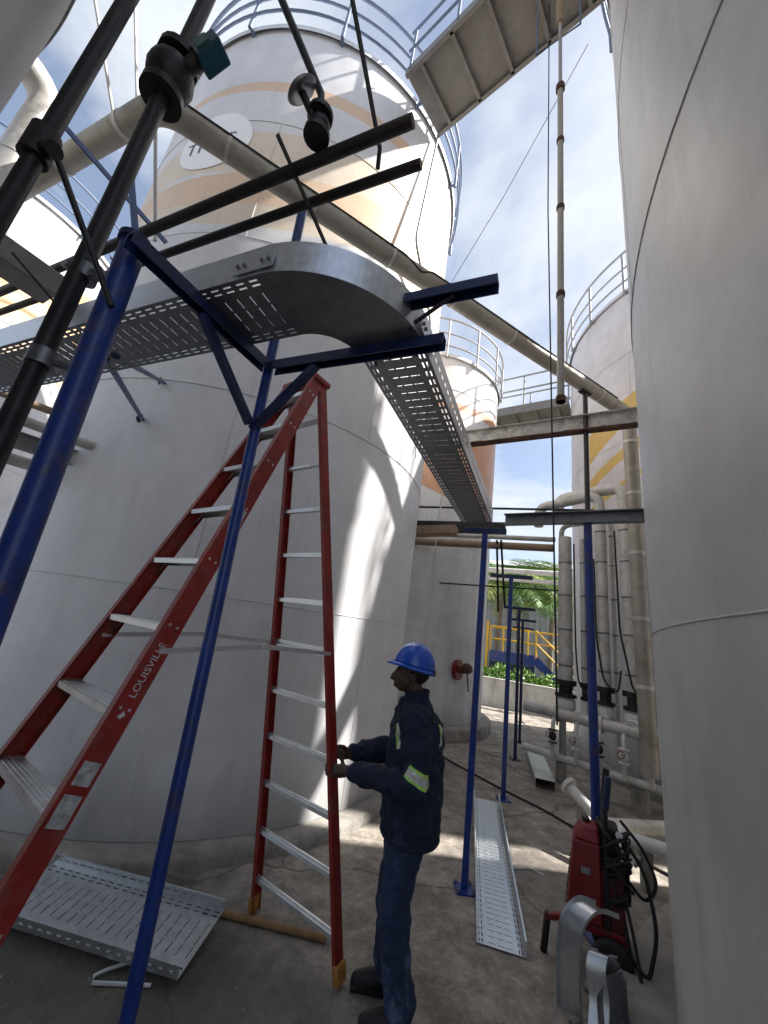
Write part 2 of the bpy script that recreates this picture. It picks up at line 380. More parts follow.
# ------------------------------------------------------------------ ground
def ground_mat():
    mt = bpy.data.materials.new('yard_concrete'); mt.use_nodes = True
    nt = mt.node_tree; n, l = nt.nodes, nt.links; b = n['Principled BSDF']
    tc = n.new('ShaderNodeTexCoord')
    def noise(sc, det=5, ro=0.65, di=0.0):
        z = n.new('ShaderNodeTexNoise'); z.inputs['Scale'].default_value = sc; z.inputs['Detail'].default_value = det; z.inputs['Roughness'].default_value = ro; z.inputs['Distortion'].default_value = di
        l.new(tc.outputs['Object'], z.inputs['Vector']); return z.outputs['Fac']
    def ramp(f, a, bb, ca, cb):
        r = n.new('ShaderNodeValToRGB'); r.color_ramp.elements[0].position = a; r.color_ramp.elements[1].position = bb
        r.color_ramp.elements[0].color = ca + (1,); r.color_ramp.elements[1].color = cb + (1,); l.new(f, r.inputs['Fac']); return r.outputs['Color']
    def mix(f, a, bb, mode='MIX'):
        x = n.new('ShaderNodeMix'); x.data_type = 'RGBA'; x.blend_type = mode
        l.new(f, x.inputs['Factor']); l.new(a, x.inputs['A'])
        if isinstance(bb, tuple): x.inputs['B'].default_value = bb + (1,)
        else: l.new(bb, x.inputs['B'])
        return x.outputs['Result']
    base = ramp(noise(1.1), 0.3, 0.7, (0.30, 0.262, 0.222), (0.50, 0.45, 0.395))
    fine = ramp(noise(26, 4, 0.75), 0.3, 0.72, (0.66, 0.66, 0.66), (1.12, 1.12, 1.12))
    x = n.new('ShaderNodeMix'); x.data_type = 'RGBA'; x.blend_type = 'MULTIPLY'; x.inputs['Factor'].default_value = 1.0
    l.new(base, x.inputs['A']); l.new(fine, x.inputs['B'])
    col = x.outputs['Result']
    mid = ramp(noise(5.2, 6, 0.72, 0.3), 0.34, 0.68, (0.48, 0.465, 0.44), (1.2, 1.19, 1.17))
    x2 = n.new('ShaderNodeMix'); x2.data_type = 'RGBA'; x2.blend_type = 'MULTIPLY'; x2.inputs['Factor'].default_value = 1.0
    l.new(col, x2.inputs['A']); l.new(mid, x2.inputs['B']); col = x2.outputs['Result']
    wob = n.new('ShaderNodeTexNoise'); wob.inputs['Scale'].default_value = 2.2; wob.inputs['Detail'].default_value = 5; l.new(tc.outputs['Object'], wob.inputs['Vector'])
    wv = n.new('ShaderNodeVectorMath'); wv.operation = 'MULTIPLY_ADD'; l.new(wob.outputs['Color'], wv.inputs[0]); wv.inputs[1].default_value = (0.5, 0.5, 0); l.new(tc.outputs['Object'], wv.inputs[2])
    vor = n.new('ShaderNodeTexVoronoi'); vor.feature = 'DISTANCE_TO_EDGE'; vor.inputs['Scale'].default_value = 0.42; l.new(wv.outputs[0], vor.inputs['Vector'])
    crk = ramp(vor.outputs['Distance'], 0.002, 0.006, (0.75, 0.75, 0.75), (0, 0, 0))
    col = mix(crk, col, (0.05, 0.045, 0.038))
    st = noise(0.75, 5, 0.62, 0.4)
    stain = ramp(st, 0.50, 0.66, (0, 0, 0), (0.75, 0.75, 0.75))
    col = mix(stain, col, (0.085, 0.073, 0.060))
    pale = ramp(noise(3.1, 5, 0.7), 0.60, 0.74, (0, 0, 0), (0.5, 0.5, 0.5))
    col = mix(pale, col, (0.42, 0.39, 0.35))
    # darker patch with a ragged outline between the big tank and the ladder
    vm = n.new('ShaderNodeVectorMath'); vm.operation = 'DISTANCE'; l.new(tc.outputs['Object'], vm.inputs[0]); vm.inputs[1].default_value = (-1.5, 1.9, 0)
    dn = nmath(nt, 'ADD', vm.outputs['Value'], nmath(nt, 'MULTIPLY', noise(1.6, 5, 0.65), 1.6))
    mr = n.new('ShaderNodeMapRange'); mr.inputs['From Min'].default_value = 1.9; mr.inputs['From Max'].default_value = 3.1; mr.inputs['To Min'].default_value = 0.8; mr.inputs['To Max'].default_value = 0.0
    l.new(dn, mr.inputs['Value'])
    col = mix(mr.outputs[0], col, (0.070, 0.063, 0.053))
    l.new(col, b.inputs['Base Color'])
    rr = n.new('ShaderNodeMapRange'); rr.inputs['From Min'].default_value = 0.45; rr.inputs['From Max'].default_value = 0.68; rr.inputs['To Min'].default_value = 0.85; rr.inputs['To Max'].default_value = 0.38
    l.new(st, rr.inputs['Value']); l.new(rr.outputs[0], b.inputs['Roughness'])
    bp = n.new('ShaderNodeBump'); bp.inputs['Strength'].default_value = 0.55; bp.inputs['Distance'].default_value = 0.012
    l.new(noise(38, 4, 0.7), bp.inputs['Height'])
    b2 = n.new('ShaderNodeBump'); b2.inputs['Strength'].default_value = 0.5; b2.inputs['Distance'].default_value = 0.05
    l.new(noise(2.3, 5), b2.inputs['Height']); l.new(bp.outputs[0], b2.inputs['Normal'])
    l.new(b2.outputs[0], b.inputs['Normal'])
    return mt
g = MB()
g.add([(-400, -400, 0), (400, -400, 0), (400, 400, 0), (-400, 400, 0)], [(0, 1, 2, 3)])
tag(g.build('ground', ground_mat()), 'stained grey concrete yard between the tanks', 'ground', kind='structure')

# ------------------------------------------------------------------ storage tanks
def make_tank(name, label, c, rad, h, material, seams, rail_mat=None, rail_n=18, rail_out=0.10, plinth=0.12, plinth_out=0.16, seg=120, rail_r=0.028, vjoint=0.6, roof_mat=None, njoint=5, stagger=0.55):
    t = thing(name, label, 'tank', (c[0], c[1], 0))
    zs = [plinth] + seams + [h]
    for i in range(len(zs) - 1):
        z0, z1 = zs[i], zs[i + 1]
        dr = (-0.003 if i % 2 else 0.0)
        p = MB(); p.lathe([(rad + dr, z0), (rad + dr + 0.001, (z0 + z1) / 2), (rad + dr, z1)], n=seg)
        p.build('shell_plate', material, t)
        if i:
            w = MB(); w.path(arc((0, 0), rad + 0.001, 0, 2 * math.pi * (1 - 1 / 160), 159, z0), 0.0045, 6, closed=True)
            w.build('weld_seam', weld, t)
        for k in range(njoint):                              # upright joints, staggered
            a = vjoint + i * stagger + k * 2 * math.pi / njoint
            w = MB(); w.tube((rad * math.cos(a), rad * math.sin(a), z0), (rad * math.cos(a), rad * math.sin(a), z1), 0.0035, n=6)
            w.build('weld_seam', weld, t)
    rf = MB(); rf.lathe([(rad + 0.05, h - 0.08), (rad + 0.06, h + 0.0), (rad + 0.02, h + 0.03), (0.02, h + rad * 0.14)], n=seg)
    rf.build('roof', roof_mat or material, t)
    pl = MB(); pl.lathe([(rad - 0.05, plinth - 0.003), (rad + plinth_out, plinth - 0.006), (rad + plinth_out + 0.03, plinth - 0.04), (rad + plinth_out + 0.04, -0.02)], n=seg)
    pl.build('plinth', conc, t)
    if rail_mat:
        rr = rad + rail_out
        for z, nm, q in ((h + 1.05, 'top_rail', rail_r), (h + 0.58, 'mid_rail', rail_r * 0.8), (h + 0.2, 'toe_rail', rail_r * 0.8)):
            w = MB(); w.path(arc((0, 0), rr, 0, 2 * math.pi * (1 - 1 / 96), 95, z), q, 8, closed=True); w.build(nm, rail_mat, t)
        pm = MB(); pm.tube((0, 0, -0.15), (0, 0, 1.05), rail_r, n=8); pm.box((-rail_out / 2, 0, -0.1), rail_out, 0.05, 0.02)
        me = pm.mesh('post'); me.materials.append(rail_mat)
        for k in range(rail_n):
            a = 0.1 + 2 * math.pi * k / rail_n
            o = bpy.data.objects.new('post', me); C.objects.link(o); o.parent = t
            o.location = (rr * math.cos(a), rr * math.sin(a), h); o.rotation_euler = (0, 0, a)
    return t

PEACH, PEACH2 = (0.76, 0.56, 0.39), (0.77, 0.66, 0.53)
mL = tank_mat('tank_paint_main', (0.75, 0.75, 0.765), [
    (8.55, 0.55, 0.25, 2.2, 0.4, 0.62, -3.2, 3.2, PEACH2),
    (7.95, 0.35, 0.40, 1.8, 1.2, 0.24, -3.2, 3.2, PEACH),
    (7.05, 0.10, 0.35, 2.4, 2.4, 0.13, -3.2, 3.2, PEACH2),
    (7.35, 0.25, 0.15, 2.0, 0.2, 0.14, -3.2, 3.2, PEACH),
    (9.65, 0.30, 0.15, 2.0, 0.9, 0.11, -3.2, 3.2, PEACH),
], stain_amt=0.13, mottled=0.06)
mR = tank_mat('tank_paint_weathered', (0.61, 0.61, 0.605), stain=(0.37, 0.335, 0.30), stain_amt=0.32, rough=0.42, metal=0.1, mottled=0.08, bump=0.35)
YEL = (0.66, 0.46, 0.13)
mB = tank_mat('tank_paint_yellow_swoosh', (0.68, 0.675, 0.70), [
    (10.3, 1.2, 0.12, 2.0, 0.2, 0.42, -3.2, 0.5, YEL), (9.35, 1.2, 0.12, 2.0, 0.6, 0.20, -3.2, 0.5, YEL), (8.7, 1.2, 0.12, 2.0, 0.9, 0.13, -3.2, 0.5, YEL)], stain_amt=0.2)
SAL = (0.72, 0.40, 0.25)
mM = tank_mat('tank_paint_salmon_swoosh', (0.80, 0.80, 0.80), [
    (7.9, 0.2, 0.12, 2.0, 0.4, 0.10, -3.2, 3.2, SAL), (6.35, 0.25, 0.2, 2.2, 0.6, 0.85, -3.2, 3.2, SAL)], stain_amt=0.25)
mF = tank_mat('tank_paint_far_waves', (0.62, 0.62, 0.63), [
    (8.6, 0.1, 0.3, 3.0, 0.4, 0.30, -3.2, 3.2, (0.82, 0.50, 0.22)), (7.7, 0.1, 0.25, 3.0, 1.0, 0.2, -3.2, 3.2, (0.82, 0.58, 0.3)), (6.6, 0.1, 0.25, 2.5, 1.6, 0.25, -3.2, 3.2, PEACH)], stain_amt=0.2)
TL = (-2.27, 6.41); TLR = 2.85; TOP = 10.45
tankL = make_tank('storage_tank', 'tall pale grey tank with peach waves and round white emblem, behind the ladder', TL, TLR, TOP, mL, [2.0, 4.1, 6.2, 8.3], rail_blue, 13, 0.12, plinth=0.1, plinth_out=0.18)
TR = (5.445, -0.22); TRR = 4.55
tankR = make_tank('storage_tank', 'huge weathered grey tank filling the right edge of the view', TR, TRR, TOP, mR, [2.09, 4.36, 6.5, 8.5], rail_blue, 20, 0.12, plinth=0.14, plinth_out=0.30, seg=160, vjoint=-0.09, njoint=3, stagger=0.3)
TB = (8.0, 8.08); TBR = 3.40
tankB = make_tank('storage_tank', 'grey tank with yellow swooshes behind the row of upright pipes', TB, TBR, 10.1, mB, [2.1, 4.2, 6.3, 8.4], rail_grey, 22, 0.1, plinth=0.18)
TM = (0.82, 10.6); TMR = 2.2
tankM = make_tank('storage_tank', 'distant pale tank with salmon bands and a red valve near its base', TM, TMR, 9.0, mM, [2.0, 4.0, 6.0, 8.0], rail_grey, 16, 0.1, plinth=0.25, plinth_out=0.2)
TF = (-11.2, 8.4); TFR = 2.75
tankF = make_tank('storage_tank', 'far tank with orange waves seen between the dark pipes at upper left', TF, TFR, 10.4, mF, [2.1, 4.2, 6.3, 8.4], rail_blue, 16, 0.1)
tankC = make_tank('storage_tank', 'dark grey tank just showing in the upper left corner', (-2.75, -0.65), 2.0, TOP, mR, [2.1, 4.2, 6.3, 8.4], None, plinth=0.14)

# round emblem painted on the big tank
def on_cyl(rad, a, z): return (rad * math.cos(a), rad * math.sin(a), z)
def emblem():
    a_c, z_c, rr = R(-105.0), 7.93, 0.56
    mbd = MB(); vs = [on_cyl(TLR + 0.006, a_c, z_c)]; fs = []
    rings, n = 8, 48
    for i in range(1, rings + 1):
        for k in range(n):
            a = 2 * math.pi * k / n; q = rr * i / rings
            vs.append(on_cyl(TLR + 0.006, a_c + q * math.cos(a) / TLR, z_c + q * math.sin(a)))
    for k in range(n): fs.append((0, 1 + k, 1 + (k + 1) % n))
    for i in range(rings - 1):
        for k in range(n): fs.append((1 + i * n + k, 1 + (i + 1) * n + k, 1 + (i + 1) * n + (k + 1) % n, 1 + i * n + (k + 1) % n))
    mbd.add(vs, fs, True)
    em = mbd.build('emblem', mat('emblem_white', (0.93, 0.94, 0.95), 0.45, 0, 0.02, 4), tankL)
    tag(em, 'round white emblem with dark lettering')
    for txt, dx, dz, sz in (('TF', -0.25, -0.10, 0.34), ('r', 0.27, 0.08, 0.28)):
        me = text_mesh(txt, sz, 0.0)
        for v in me.vertices:
            x = v.co.x + dx; z = v.co.y + dz
            v.co = Vector(on_cyl(TLR + 0.010, a_c + x / TLR, z_c + z))
        o = bpy.data.objects.new('lettering', me); C.objects.link(o); o.parent = em
        me.materials.clear(); me.materials.append(mat('emblem_ink', (0.05, 0.06, 0.10), 0.5))
emblem()

# conduit and cable fixed to the big tank
def tl(p): return Vector(p) - Vector((TL[0], TL[1], 0))
cd = MB(); cd.path([tl(p) for p in round_path([(0.02, 4.55, 10.3), (-0.10, 4.22, 7.4), (0.30, 4.85, 6.6), (0.50, 5.3, 4.6)], 0.15)], 0.022, 8)
cd.build('conduit', rail_grey, tankL)

# ------------------------------------------------------------------ walkway bridge high above
def beam_u(mb, a, b, w, h, th=0.012, up=(0, 0, 1), open_dir=1):
    """channel section from a to b: web on one side, two flanges"""
    a, b, up = Vector(a), Vector(b), Vector(up); d = (b - a).normalized(); x = d.cross(up).normalized(); up = x.cross(d)
    mb.bar(a + x * 0, b, th, h, up)
    for s in (-1, 1):
        mb.bar(a + x * open_dir * (w / 2 + th / 2 - 0.0005) + up * s * (h / 2 - th / 2), b + x * open_dir * (w / 2 + th / 2 - 0.0005) + up * s * (h / 2 - th / 2), w, th, up)
    return mb
wA, wB = Vector((-0.30, 4.16, 10.3)), Vector((1.72, 2.36, 10.3))
wdir = (wB - wA).normalized(); wx = wdir.cross(Vector((0, 0, 1))).normalized()
wk = thing('walkway_bridge', 'steel walkway bridge with ribbed underside joining two tank tops overhead', 'walkway', (0.6, 3.1, 10.3))
o0 = Vector(wk.location)
pm = MB(); pm.bar(wA - o0, wB - o0, 0.95, 0.012); pm.build('deck_plate', walk_under, wk)
for s in (-1, 1):
    q = MB(); beam_u(q, wA - o0 + wx * s * 0.49, wB - o0 + wx * s * 0.49, 0.05, 0.16, 0.01, open_dir=-s); q.build('side_channel', walk_under, wk)
    for z, nm in ((1.05, 'top_rail'), (0.55, 'mid_rail')):
        q = MB(); q.tube(wA - o0 + wx * s * 0.49 + Vector((0, 0, z)), wB - o0 + wx * s * 0.49 + Vector((0, 0, z)), 0.022, n=8); q.build(nm, rail_blue, wk)
    for k in range(4):
        p = wA.lerp(wB, (k + 0.1) / 3.2) - o0 + wx * s * 0.49
        q = MB(); q.tube(p, p + Vector((0, 0, 1.05)), 0.022, n=8); q.build('post', rail_blue, wk)
for k in range(5):
    p = wA.lerp(wB, (k + 0.5) / 5) - o0 - Vector((0, 0, 0.045))
    q = MB(); q.bar(p - wx * 0.47, p + wx * 0.47, 0.05, 0.07); q.build('cross_rib', walk_under, wk)
# second walkway, far
vA, vB = Vector((2.95, 11.05, 8.8)), Vector((5.0, 9.7, 8.8))
vdir = (vB - vA).normalized(); vx = vdir.cross(Vector((0, 0, 1))).normalized()
wk2 = thing('walkway_bridge', 'distant railed walkway bridge between the salmon-banded and yellow-swoosh tanks', 'walkway', tuple((vA + vB) / 2))
o0 = Vector(wk2.location)
q = MB(); q.bar(vA - o0, vB - o0, 0.9, 0.012); q.build('deck_plate', walk_under, wk2)
for s in (-1, 1):
    q = MB(); beam_u(q, vA - o0 + vx * s * 0.46, vB - o0 + vx * s * 0.46, 0.06, 0.26, 0.01, open_dir=-s); q.build('side_channel', walk_under, wk2)
    for z, nm in ((1.15, 'top_rail'), (0.68, 'mid_rail')):
        q = MB(); q.tube(vA - o0 + vx * s * 0.46 + Vector((0, 0, z)), vB - o0 + vx * s * 0.46 + Vector((0, 0, z)), 0.026, n=8); q.build(nm, rail_grey, wk2)
    for k in range(3):
        p = vA.lerp(vB, k / 2) - o0 + vx * s * 0.46
        q = MB(); q.tube(p, p + Vector((0, 0, 1.15)), 0.026, n=8); q.build('post', rail_grey, wk2)
for k in range(4):
    p = vA.lerp(vB, (k + 0.5) / 4) - o0 - Vector((0, 0, 0.06))
    q = MB(); q.bar(p - vx * 0.45, p + vx * 0.45, 0.05, 0.1); q.build('cross_rib', walk_under, wk2)

# ------------------------------------------------------------------ pipes overhead
def pipe(name, label, pts, r, material, bands=(), rad=0.25, cat='pipe', band_mat=None, n=20, flanges=()):
    pts = [Vector(p) for p in pts]; base = Vector((pts[0].x, pts[0].y, min(p.z for p in pts)))
    t = thing(name, label, cat, tuple(base))
    pp = round_path(pts, rad) if len(pts) > 2 else pts
    q = MB(); q.path([p - base for p in pp], r, n); q.build('pipe_body', material, t)
    for (i, u, w) in bands:                    # band around segment i at fraction u
        a = pts[i].lerp(pts[i + 1], u) - base; d = (pts[i + 1] - pts[i]).normalized()
        q = MB(); q.tube(a - d * w / 2, a + d * w / 2, r + 0.006, n=n); q.build('band', band_mat or material, t)
    for (i, u) in flanges:
        a = pts[i].lerp(pts[i + 1], u) - base; d = (pts[i + 1] - pts[i]).normalized()
        q = MB(); q.tube(a - d * 0.03, a - d * 0.004, r * 1.75, n=n); q.tube(a + d * 0.004, a + d * 0.03, r * 1.75, n=n); fl = q.build('flange', material, t, bevel=0.003)
        x = d.cross(Vector((0.2, 0.3, 1))).normalized(); y = d.cross(x)
        q = MB()
        for k in range(8):
            an = k * math.pi / 4; pz = a + (x * math.cos(an) + y * math.sin(an)) * r * 1.45
            q.tube(pz - d * 0.045, pz + d * 0.045, r * 0.13, n=6)
        tag(q.build('bolts', black, fl), kind='stuff')
    return t
bigp = pipe('overhead_pipe', 'long weathered clad pipe crossing overhead and dropping down beside the right tank',
     [(-4.6, 3.25, 6.0), (-2.44, 2.27, 6.0), (3.95, 5.70, 6.0), (3.95, 5.70, 0.55)], 0.106, cladding,
     [(1, u, 0.03) for u in (0.08, 0.2, 0.33, 0.46, 0.6, 0.74, 0.88)] + [(2, u, 0.05) for u in (0.1, 0.27, 0.45, 0.63, 0.8)] + [(0, 0.4, 0.05), (0, 0.8, 0.05)], rad=0.2, band_mat=cladding_white)
# thin trace line strapped to the pipe
tr = MB(); b0 = Vector((-4.6, 3.25, 0.55))
def on_pipe(x, ang):
    return Vector((x, 2.27 + (x + 2.44) * 0.5368, 6.0)) + (Vector((0.473, -0.881, 0)) * math.cos(ang) + Vector((0, 0, 1)) * math.sin(ang)) * 0.116 - b0
tr.path(round_path([on_pipe(x, a) for x, a in ((-2.3, 0.5), (-1.6, 0.35), (-0.9, 0.5), (-0.2, 0.3), (0.0, -0.5), (0.12, 0.4), (0.9, 0.45), (1.7, 0.3), (2.6, 0.5), (3.5, 0.4))], 0.05, 3), 0.010, 6)
tr.build('trace_cable', rubber, bigp)
pipe('elbow_pipe', 'pale clad pipe with an elbow beside the dark corner tank', [(-4.5, 1.55, 6.75), (-4.05, 2.75, 6.75), (-4.05, 2.75, 0.3)], 0.14, cladding_white, [(1, u, 0.05) for u in (0.15, 0.3, 0.5)], rad=0.3)
# upright dark pipes near the camera
pA = pipe('standpipe', 'dark upright pipe nearest the left edge with a coupling clamp', [(-1.27, 0.895, 0), (-1.265, 0.90, 7.5)], 0.027, black_pipe)
q = MB(); q.tube((0, 0, 3.18), (0.0, 0.0, 3.30), 0.042, n=16); q.tube((-0.05, 0.02, 3.24), (0.08, -0.02, 3.2), 0.026, n=12); q.build('clamp', black, pA)
pB = pipe('standpipe', 'dark upright pipe carrying the bulky black valve at upper left', [(-1.235, 1.17, 0), (-1.26, 1.14, 7.5)], 0.033, black_pipe)
q = MB(); q.tube((-0.012, -0.018, 4.02), (-0.012, -0.018, 4.06), 0.088, n=18); q.tube((-0.012, -0.018, 4.28), (-0.012, -0.018, 4.32), 0.088, n=18)
q.ball((-0.012, -0.018, 4.17), 0.10, 16, (1, 1, 1.15)); q.tube((-0.012, -0.018, 4.17), (0.10, -0.04, 4.27), 0.035, n=12); vb = q.build('valve_body', black, pB)
q = MB(); q.obox((0.15, -0.05, 4.31), (0.05, -0.018, 0.035), (0.014, 0.045, 0.0), (-0.035, 0.012, 0.055)); q.build('actuator', mat('teal_paint', (0.012, 0.075, 0.12), 0.45, 0, 0.25, 10), pB, bevel=0.008)
q = MB(); q.obox((0.135, -0.098, 4.29), (0.026, -0.009, 0.017), (0.004, 0.008, 0.0), (-0.025, 0.008, 0.04)); q.build('actuator_cover', green_p, pB, bevel=0.003)
q = MB(); q.tube((-0.003, -0.003, 2.60), (-0.003, -0.003, 2.66), 0.046, n=16); q.path([(0.02, 0, 2.63), (0.12, -0.02, 2.60), (0.20, -0.04, 2.58)], 0.014, 8); q.build('clamp', galv_dull_shaded, pB)
for t_, z, r_ in ((pA, 2.72, 0.027), (pB, 3.02, 0.033)):
    q = MB(); q.tube((0, 0, z - 0.028), (0, 0, z + 0.028), r_ + 0.008, n=18); q.box((r_ + 0.018, -0.01, z), 0.035, 0.03, 0.05); q.box((-r_ - 0.018, 0.01, z), 0.035, 0.03, 0.05); cl = q.build('coupler', galv_dull_shaded, t_, bevel=0.003)
    for s_ in (-1, 1):
        q = MB(); q.tube((s_ * (r_ + 0.02), -0.035, z), (s_ * (r_ + 0.02), 0.035, z), 0.007, n=6); q.tube((s_ * (r_ + 0.02), -0.04, z), (s_ * (r_ + 0.02), -0.028, z), 0.012, n=6); q.build('bolt', galv, cl)
# thick blue post close to the camera
pC = thing('support_post', 'thick glossy blue round post nearest the camera at left', 'post', (-0.975, 1.145, 0))
q = MB(); q.tube((0, 0, 0), (-0.055, -0.055, 3.10), 0.041, n=24); q.build('post_tube', blue, pC)
q = MB(); q.tube((-0.055, -0.055, 3.10), (-0.056, -0.056, 3.125), 0.052, n=24); q.build('collar', blue_dark, pC, bevel=0.003)
q = MB(); q.box((0, 0, 0.006), 0.2, 0.2, 0.012); q.build('base_plate', blue, pC)
# two black bars
bars = []
for (a, b, r, lab) in (((-4.02, 2.765, 3.80), (-0.10, 0.99, 3.80), 0.026, 'upper black steel bar running from the standpipes towards the sky'), ((-4.02, 2.88, 3.80), (-0.05, 1.13, 3.80), 0.022, 'lower black steel bar parallel to its neighbour under the valve')):
    t = thing('steel_bar', lab, 'bar', a); q = MB(); q.tube((0, 0, 0), Vector(b) - Vector(a), r, n=16); q.build('bar_body', black, t); bars.append(t)
# drop pipe with hand valve on upper bar
dv = thing('valve_pipe', 'thin dark drop pipe with a hand lever valve over the black bar', 'pipe', (-0.50, 1.10, 3.80))
q = MB(); q.path(off([(-1.40, 0.545, 5.38), (-0.52, 1.08, 4.06), (-0.50, 1.09, 3.93)], dv.location), 0.016, 12); q.build('pipe_body', black_pipe, dv)
q = MB(); q.tube((0, 0, 0.02), (0, 0, 0.045), 0.055, n=18); q.tube((-0.005, -0.005, 0.135), (-0.005, -0.005, 0.16), 0.055, n=18); q.ball((0, 0, 0.09), 0.046, 14, (1, 1, 1.2)); q.build('valve_body', black, dv)
q = MB(); q.tube((-0.01, 0, 0.09), (-0.085, -0.045, 0.20), 0.016, n=10); q.build('stem', black_pipe, dv)
q = MB(); q.lathe([(0.060, -0.010), (0.070, 0), (0.060, 0.010), (0.0, 0.014), (0.0, -0.012), (0.060, -0.010)], (-0.09, -0.05, 0.21), 22, (0.62, 0.45, -0.65)); q.build('hand_wheel', galv_dull_shaded, dv)
hp = thing('hanger_rod', 'thin dark rod dropping diagonally onto the black bars', 'rod', (-0.24, 1.15, 3.80))
q = MB(); q.path(off([(-0.99, -0.13, 5.44), (-0.235, 1.13, 3.86), (-0.235, 1.17, 3.80)], hp.location), 0.010, 8); q.build('rod_body', black_pipe, hp)
clip = thing('angle_clip', 'thin dark angle strip leaning across both black bars', 'bracket', (-0.46, 1.43, 3.64))
q = MB(); q.bar((-0.22, -0.30, 0.22), (0.0, 0.0, 0.0), 0.018, 0.005); q.bar((-0.215, -0.303, 0.212), (0.005, -0.003, -0.008), 0.005, 0.018); q.build('angle_strip', black_pipe, clip)
# blue flat braces near the standpipes
for i, (a, b, w, mt_, lab) in enumerate((
    ((-1.80, 1.26, 4.00), (-1.42, 1.68, 3.80), 0.035, blue_pale, 'faded blue flat brace running down from the standpipe clamp'),
    ((-1.50, 1.42, 3.90), (-1.33, 1.43, 3.45), 0.030, blue_pale, 'short faded blue strut above the thick blue post'),
    ((-1.22, 0.88, 3.24), (-0.99, 1.06, 2.80), 0.020, black_pipe, 'dark brace from the leftmost standpipe to the thick blue post'),
    ((-2.19, 2.05, 5.45), (-1.99, 2.25, 4.45), 0.026, white_p, 'pale upright rod beside the valve under the clad pipe'),
    ((-3.55, 1.88, 7.85), (-3.02, 2.55, 6.05), 0.028, white_p, 'thin white rod against the sky left of the valve'),
    ((-3.30, 2.30, 7.9), (-2.75, 2.44, 6.05), 0.028, white_p, 'short white rod against the sky at the top left'),
    ((-1.9, 1.45, 3.35), (-1.55, 1.6, 3.05), 0.012, black_pipe, 'thin black rod between the standpipes and the tray'),
    ((-2.75, 2.75, 4.75), (-2.1, 2.55, 4.1), 0.022, rail_blue, 'slender blue-grey rod crossing behind the standpipes'))):
    t = thing('brace', lab, 'brace', b); q = MB()
    if i < 2: q.bar(Vector(a) - Vector(b), (0, 0, 0), w, 0.008, (0.6, -0.6, 0.3))
    else: q.tube(Vector(a) - Vector(b), (0, 0, 0), w / 2, n=10)
    q.build('brace_bar', mt_, t)
bx = thing('box_beam', 'short dark box beam end sticking in at the left edge', 'beam', (-2.3, 1.95, 3.6))
q = MB(); q.bar((-0.36, -0.64, 0.05), (0.05, 0.05, 0.05), 0.20, 0.15); q.build('beam_body', beam_grey, bx, bevel=0.01)
# lower left pipes behind the blue post
for i, (a, b, r, mt_, lab) in enumerate((((-4.6, 2.2, 3.35), (-2.95, 3.75, 3.28), 0.05, cladding_white, 'upper pale pipe behind the thick blue post'),
    ((-4.9, 2.35, 3.02), (-3.15, 4.0, 2.98), 0.06, cladding_white, 'lower pale pipe behind the thick blue post'),
    ((-4.8, 2.5, 3.60), (-3.1, 4.1, 3.6), 0.04, pipe_brown, 'thin brown pipe below the tray at the left edge'))):
    t = thing('side_pipe', lab, 'pipe', a); q = MB(); q.tube((0, 0, 0), Vector(b) - Vector(a), r, n=16); q.build('pipe_body', mt_, t)
t = thing('channel_beam', 'grey channel with bolt holes beside the low pipes at left', 'beam', (-4.8, 2.3, 3.15)); q = MB(); beam_u(q, (0, 0, 0), (1.75, 1.62, 0), 0.06, 0.16, 0.01); q.build('beam_body', beam_grey, t)

# ------------------------------------------------------------------ beams across the middle
def ibeam(name, label, a, b, h, w, material, flange_mat=None, rag=0.0):
    a, b = Vector(a), Vector(b); t = thing(name, label, 'beam', tuple((a + b) / 2)); c = (a + b) / 2
    q = MB(); q.bar(a - c, b - c, 0.012, h - 0.02); q.build('web', material, t)
    for s, nm in ((1, 'top_flange'), (-1, 'bottom_flange')):
        q = MB(); q.bar(a - c + Vector((0, 0, s * (h / 2 - 0.005))), b - c + Vector((0, 0, s * (h / 2 - 0.005))), w, 0.014); q.build(nm, material if s > 0 or not flange_mat else flange_mat, t, bevel=0.002)
    return t
fb = ibeam('cross_beam', 'flaking rusty beam crossing below the overhead pipe', (0.42, 6.62, 5.32), (4.25, 4.30, 5.32), 0.26, 0.16, beam_flaky, rust)
q = MB(); fa, fbv = Vector((0.42, 6.62, 5.32)), Vector((4.25, 4.30, 5.32)); fc = (fa + fbv) / 2
for k in range(14):
    u = random.uniform(0.18, 0.72); p = fa.lerp(fbv, u) - fc + Vector((-0.03, -0.06, -0.13 - random.uniform(0.0, 0.03)))
    q.obox(p, (fbv - fa).normalized() * random.uniform(0.03, 0.12), Vector((0.02, 0.035, 0)), Vector((0, 0, random.uniform(0.008, 0.025))))
tag(q.build('rust_flakes', rust, fb), kind='stuff')
b2 = thing('cross_beam', 'smooth grey channel beam from the slotted tray end to the right tank', 'beam', (1.9, 3.55, 3.16))
q = MB(); a, b = Vector((-0.72, 0.52, 0)), Vector((0.42, -0.42, 0)); 
a, b = Vector((1.28, 3.86, 3.17)) - Vector(b2.location), Vector((2.36, 3.16, 3.17)) - Vector(b2.location)
beam_u(q, a, b, 0.07, 0.115, 0.008); q.build('beam_body', galv_dull_shaded, b2)
b3 = thing('cross_beam', 'dark beam behind the tray end reaching to the big tank', 'beam', (1.0, 6.95, 3.88))
q = MB(); q.bar((-0.9, 0.40, 0.0), (1.15, -0.50, 0.0), 0.12, 0.20); q.build('beam_body', black_pipe, b3, bevel=0.004)
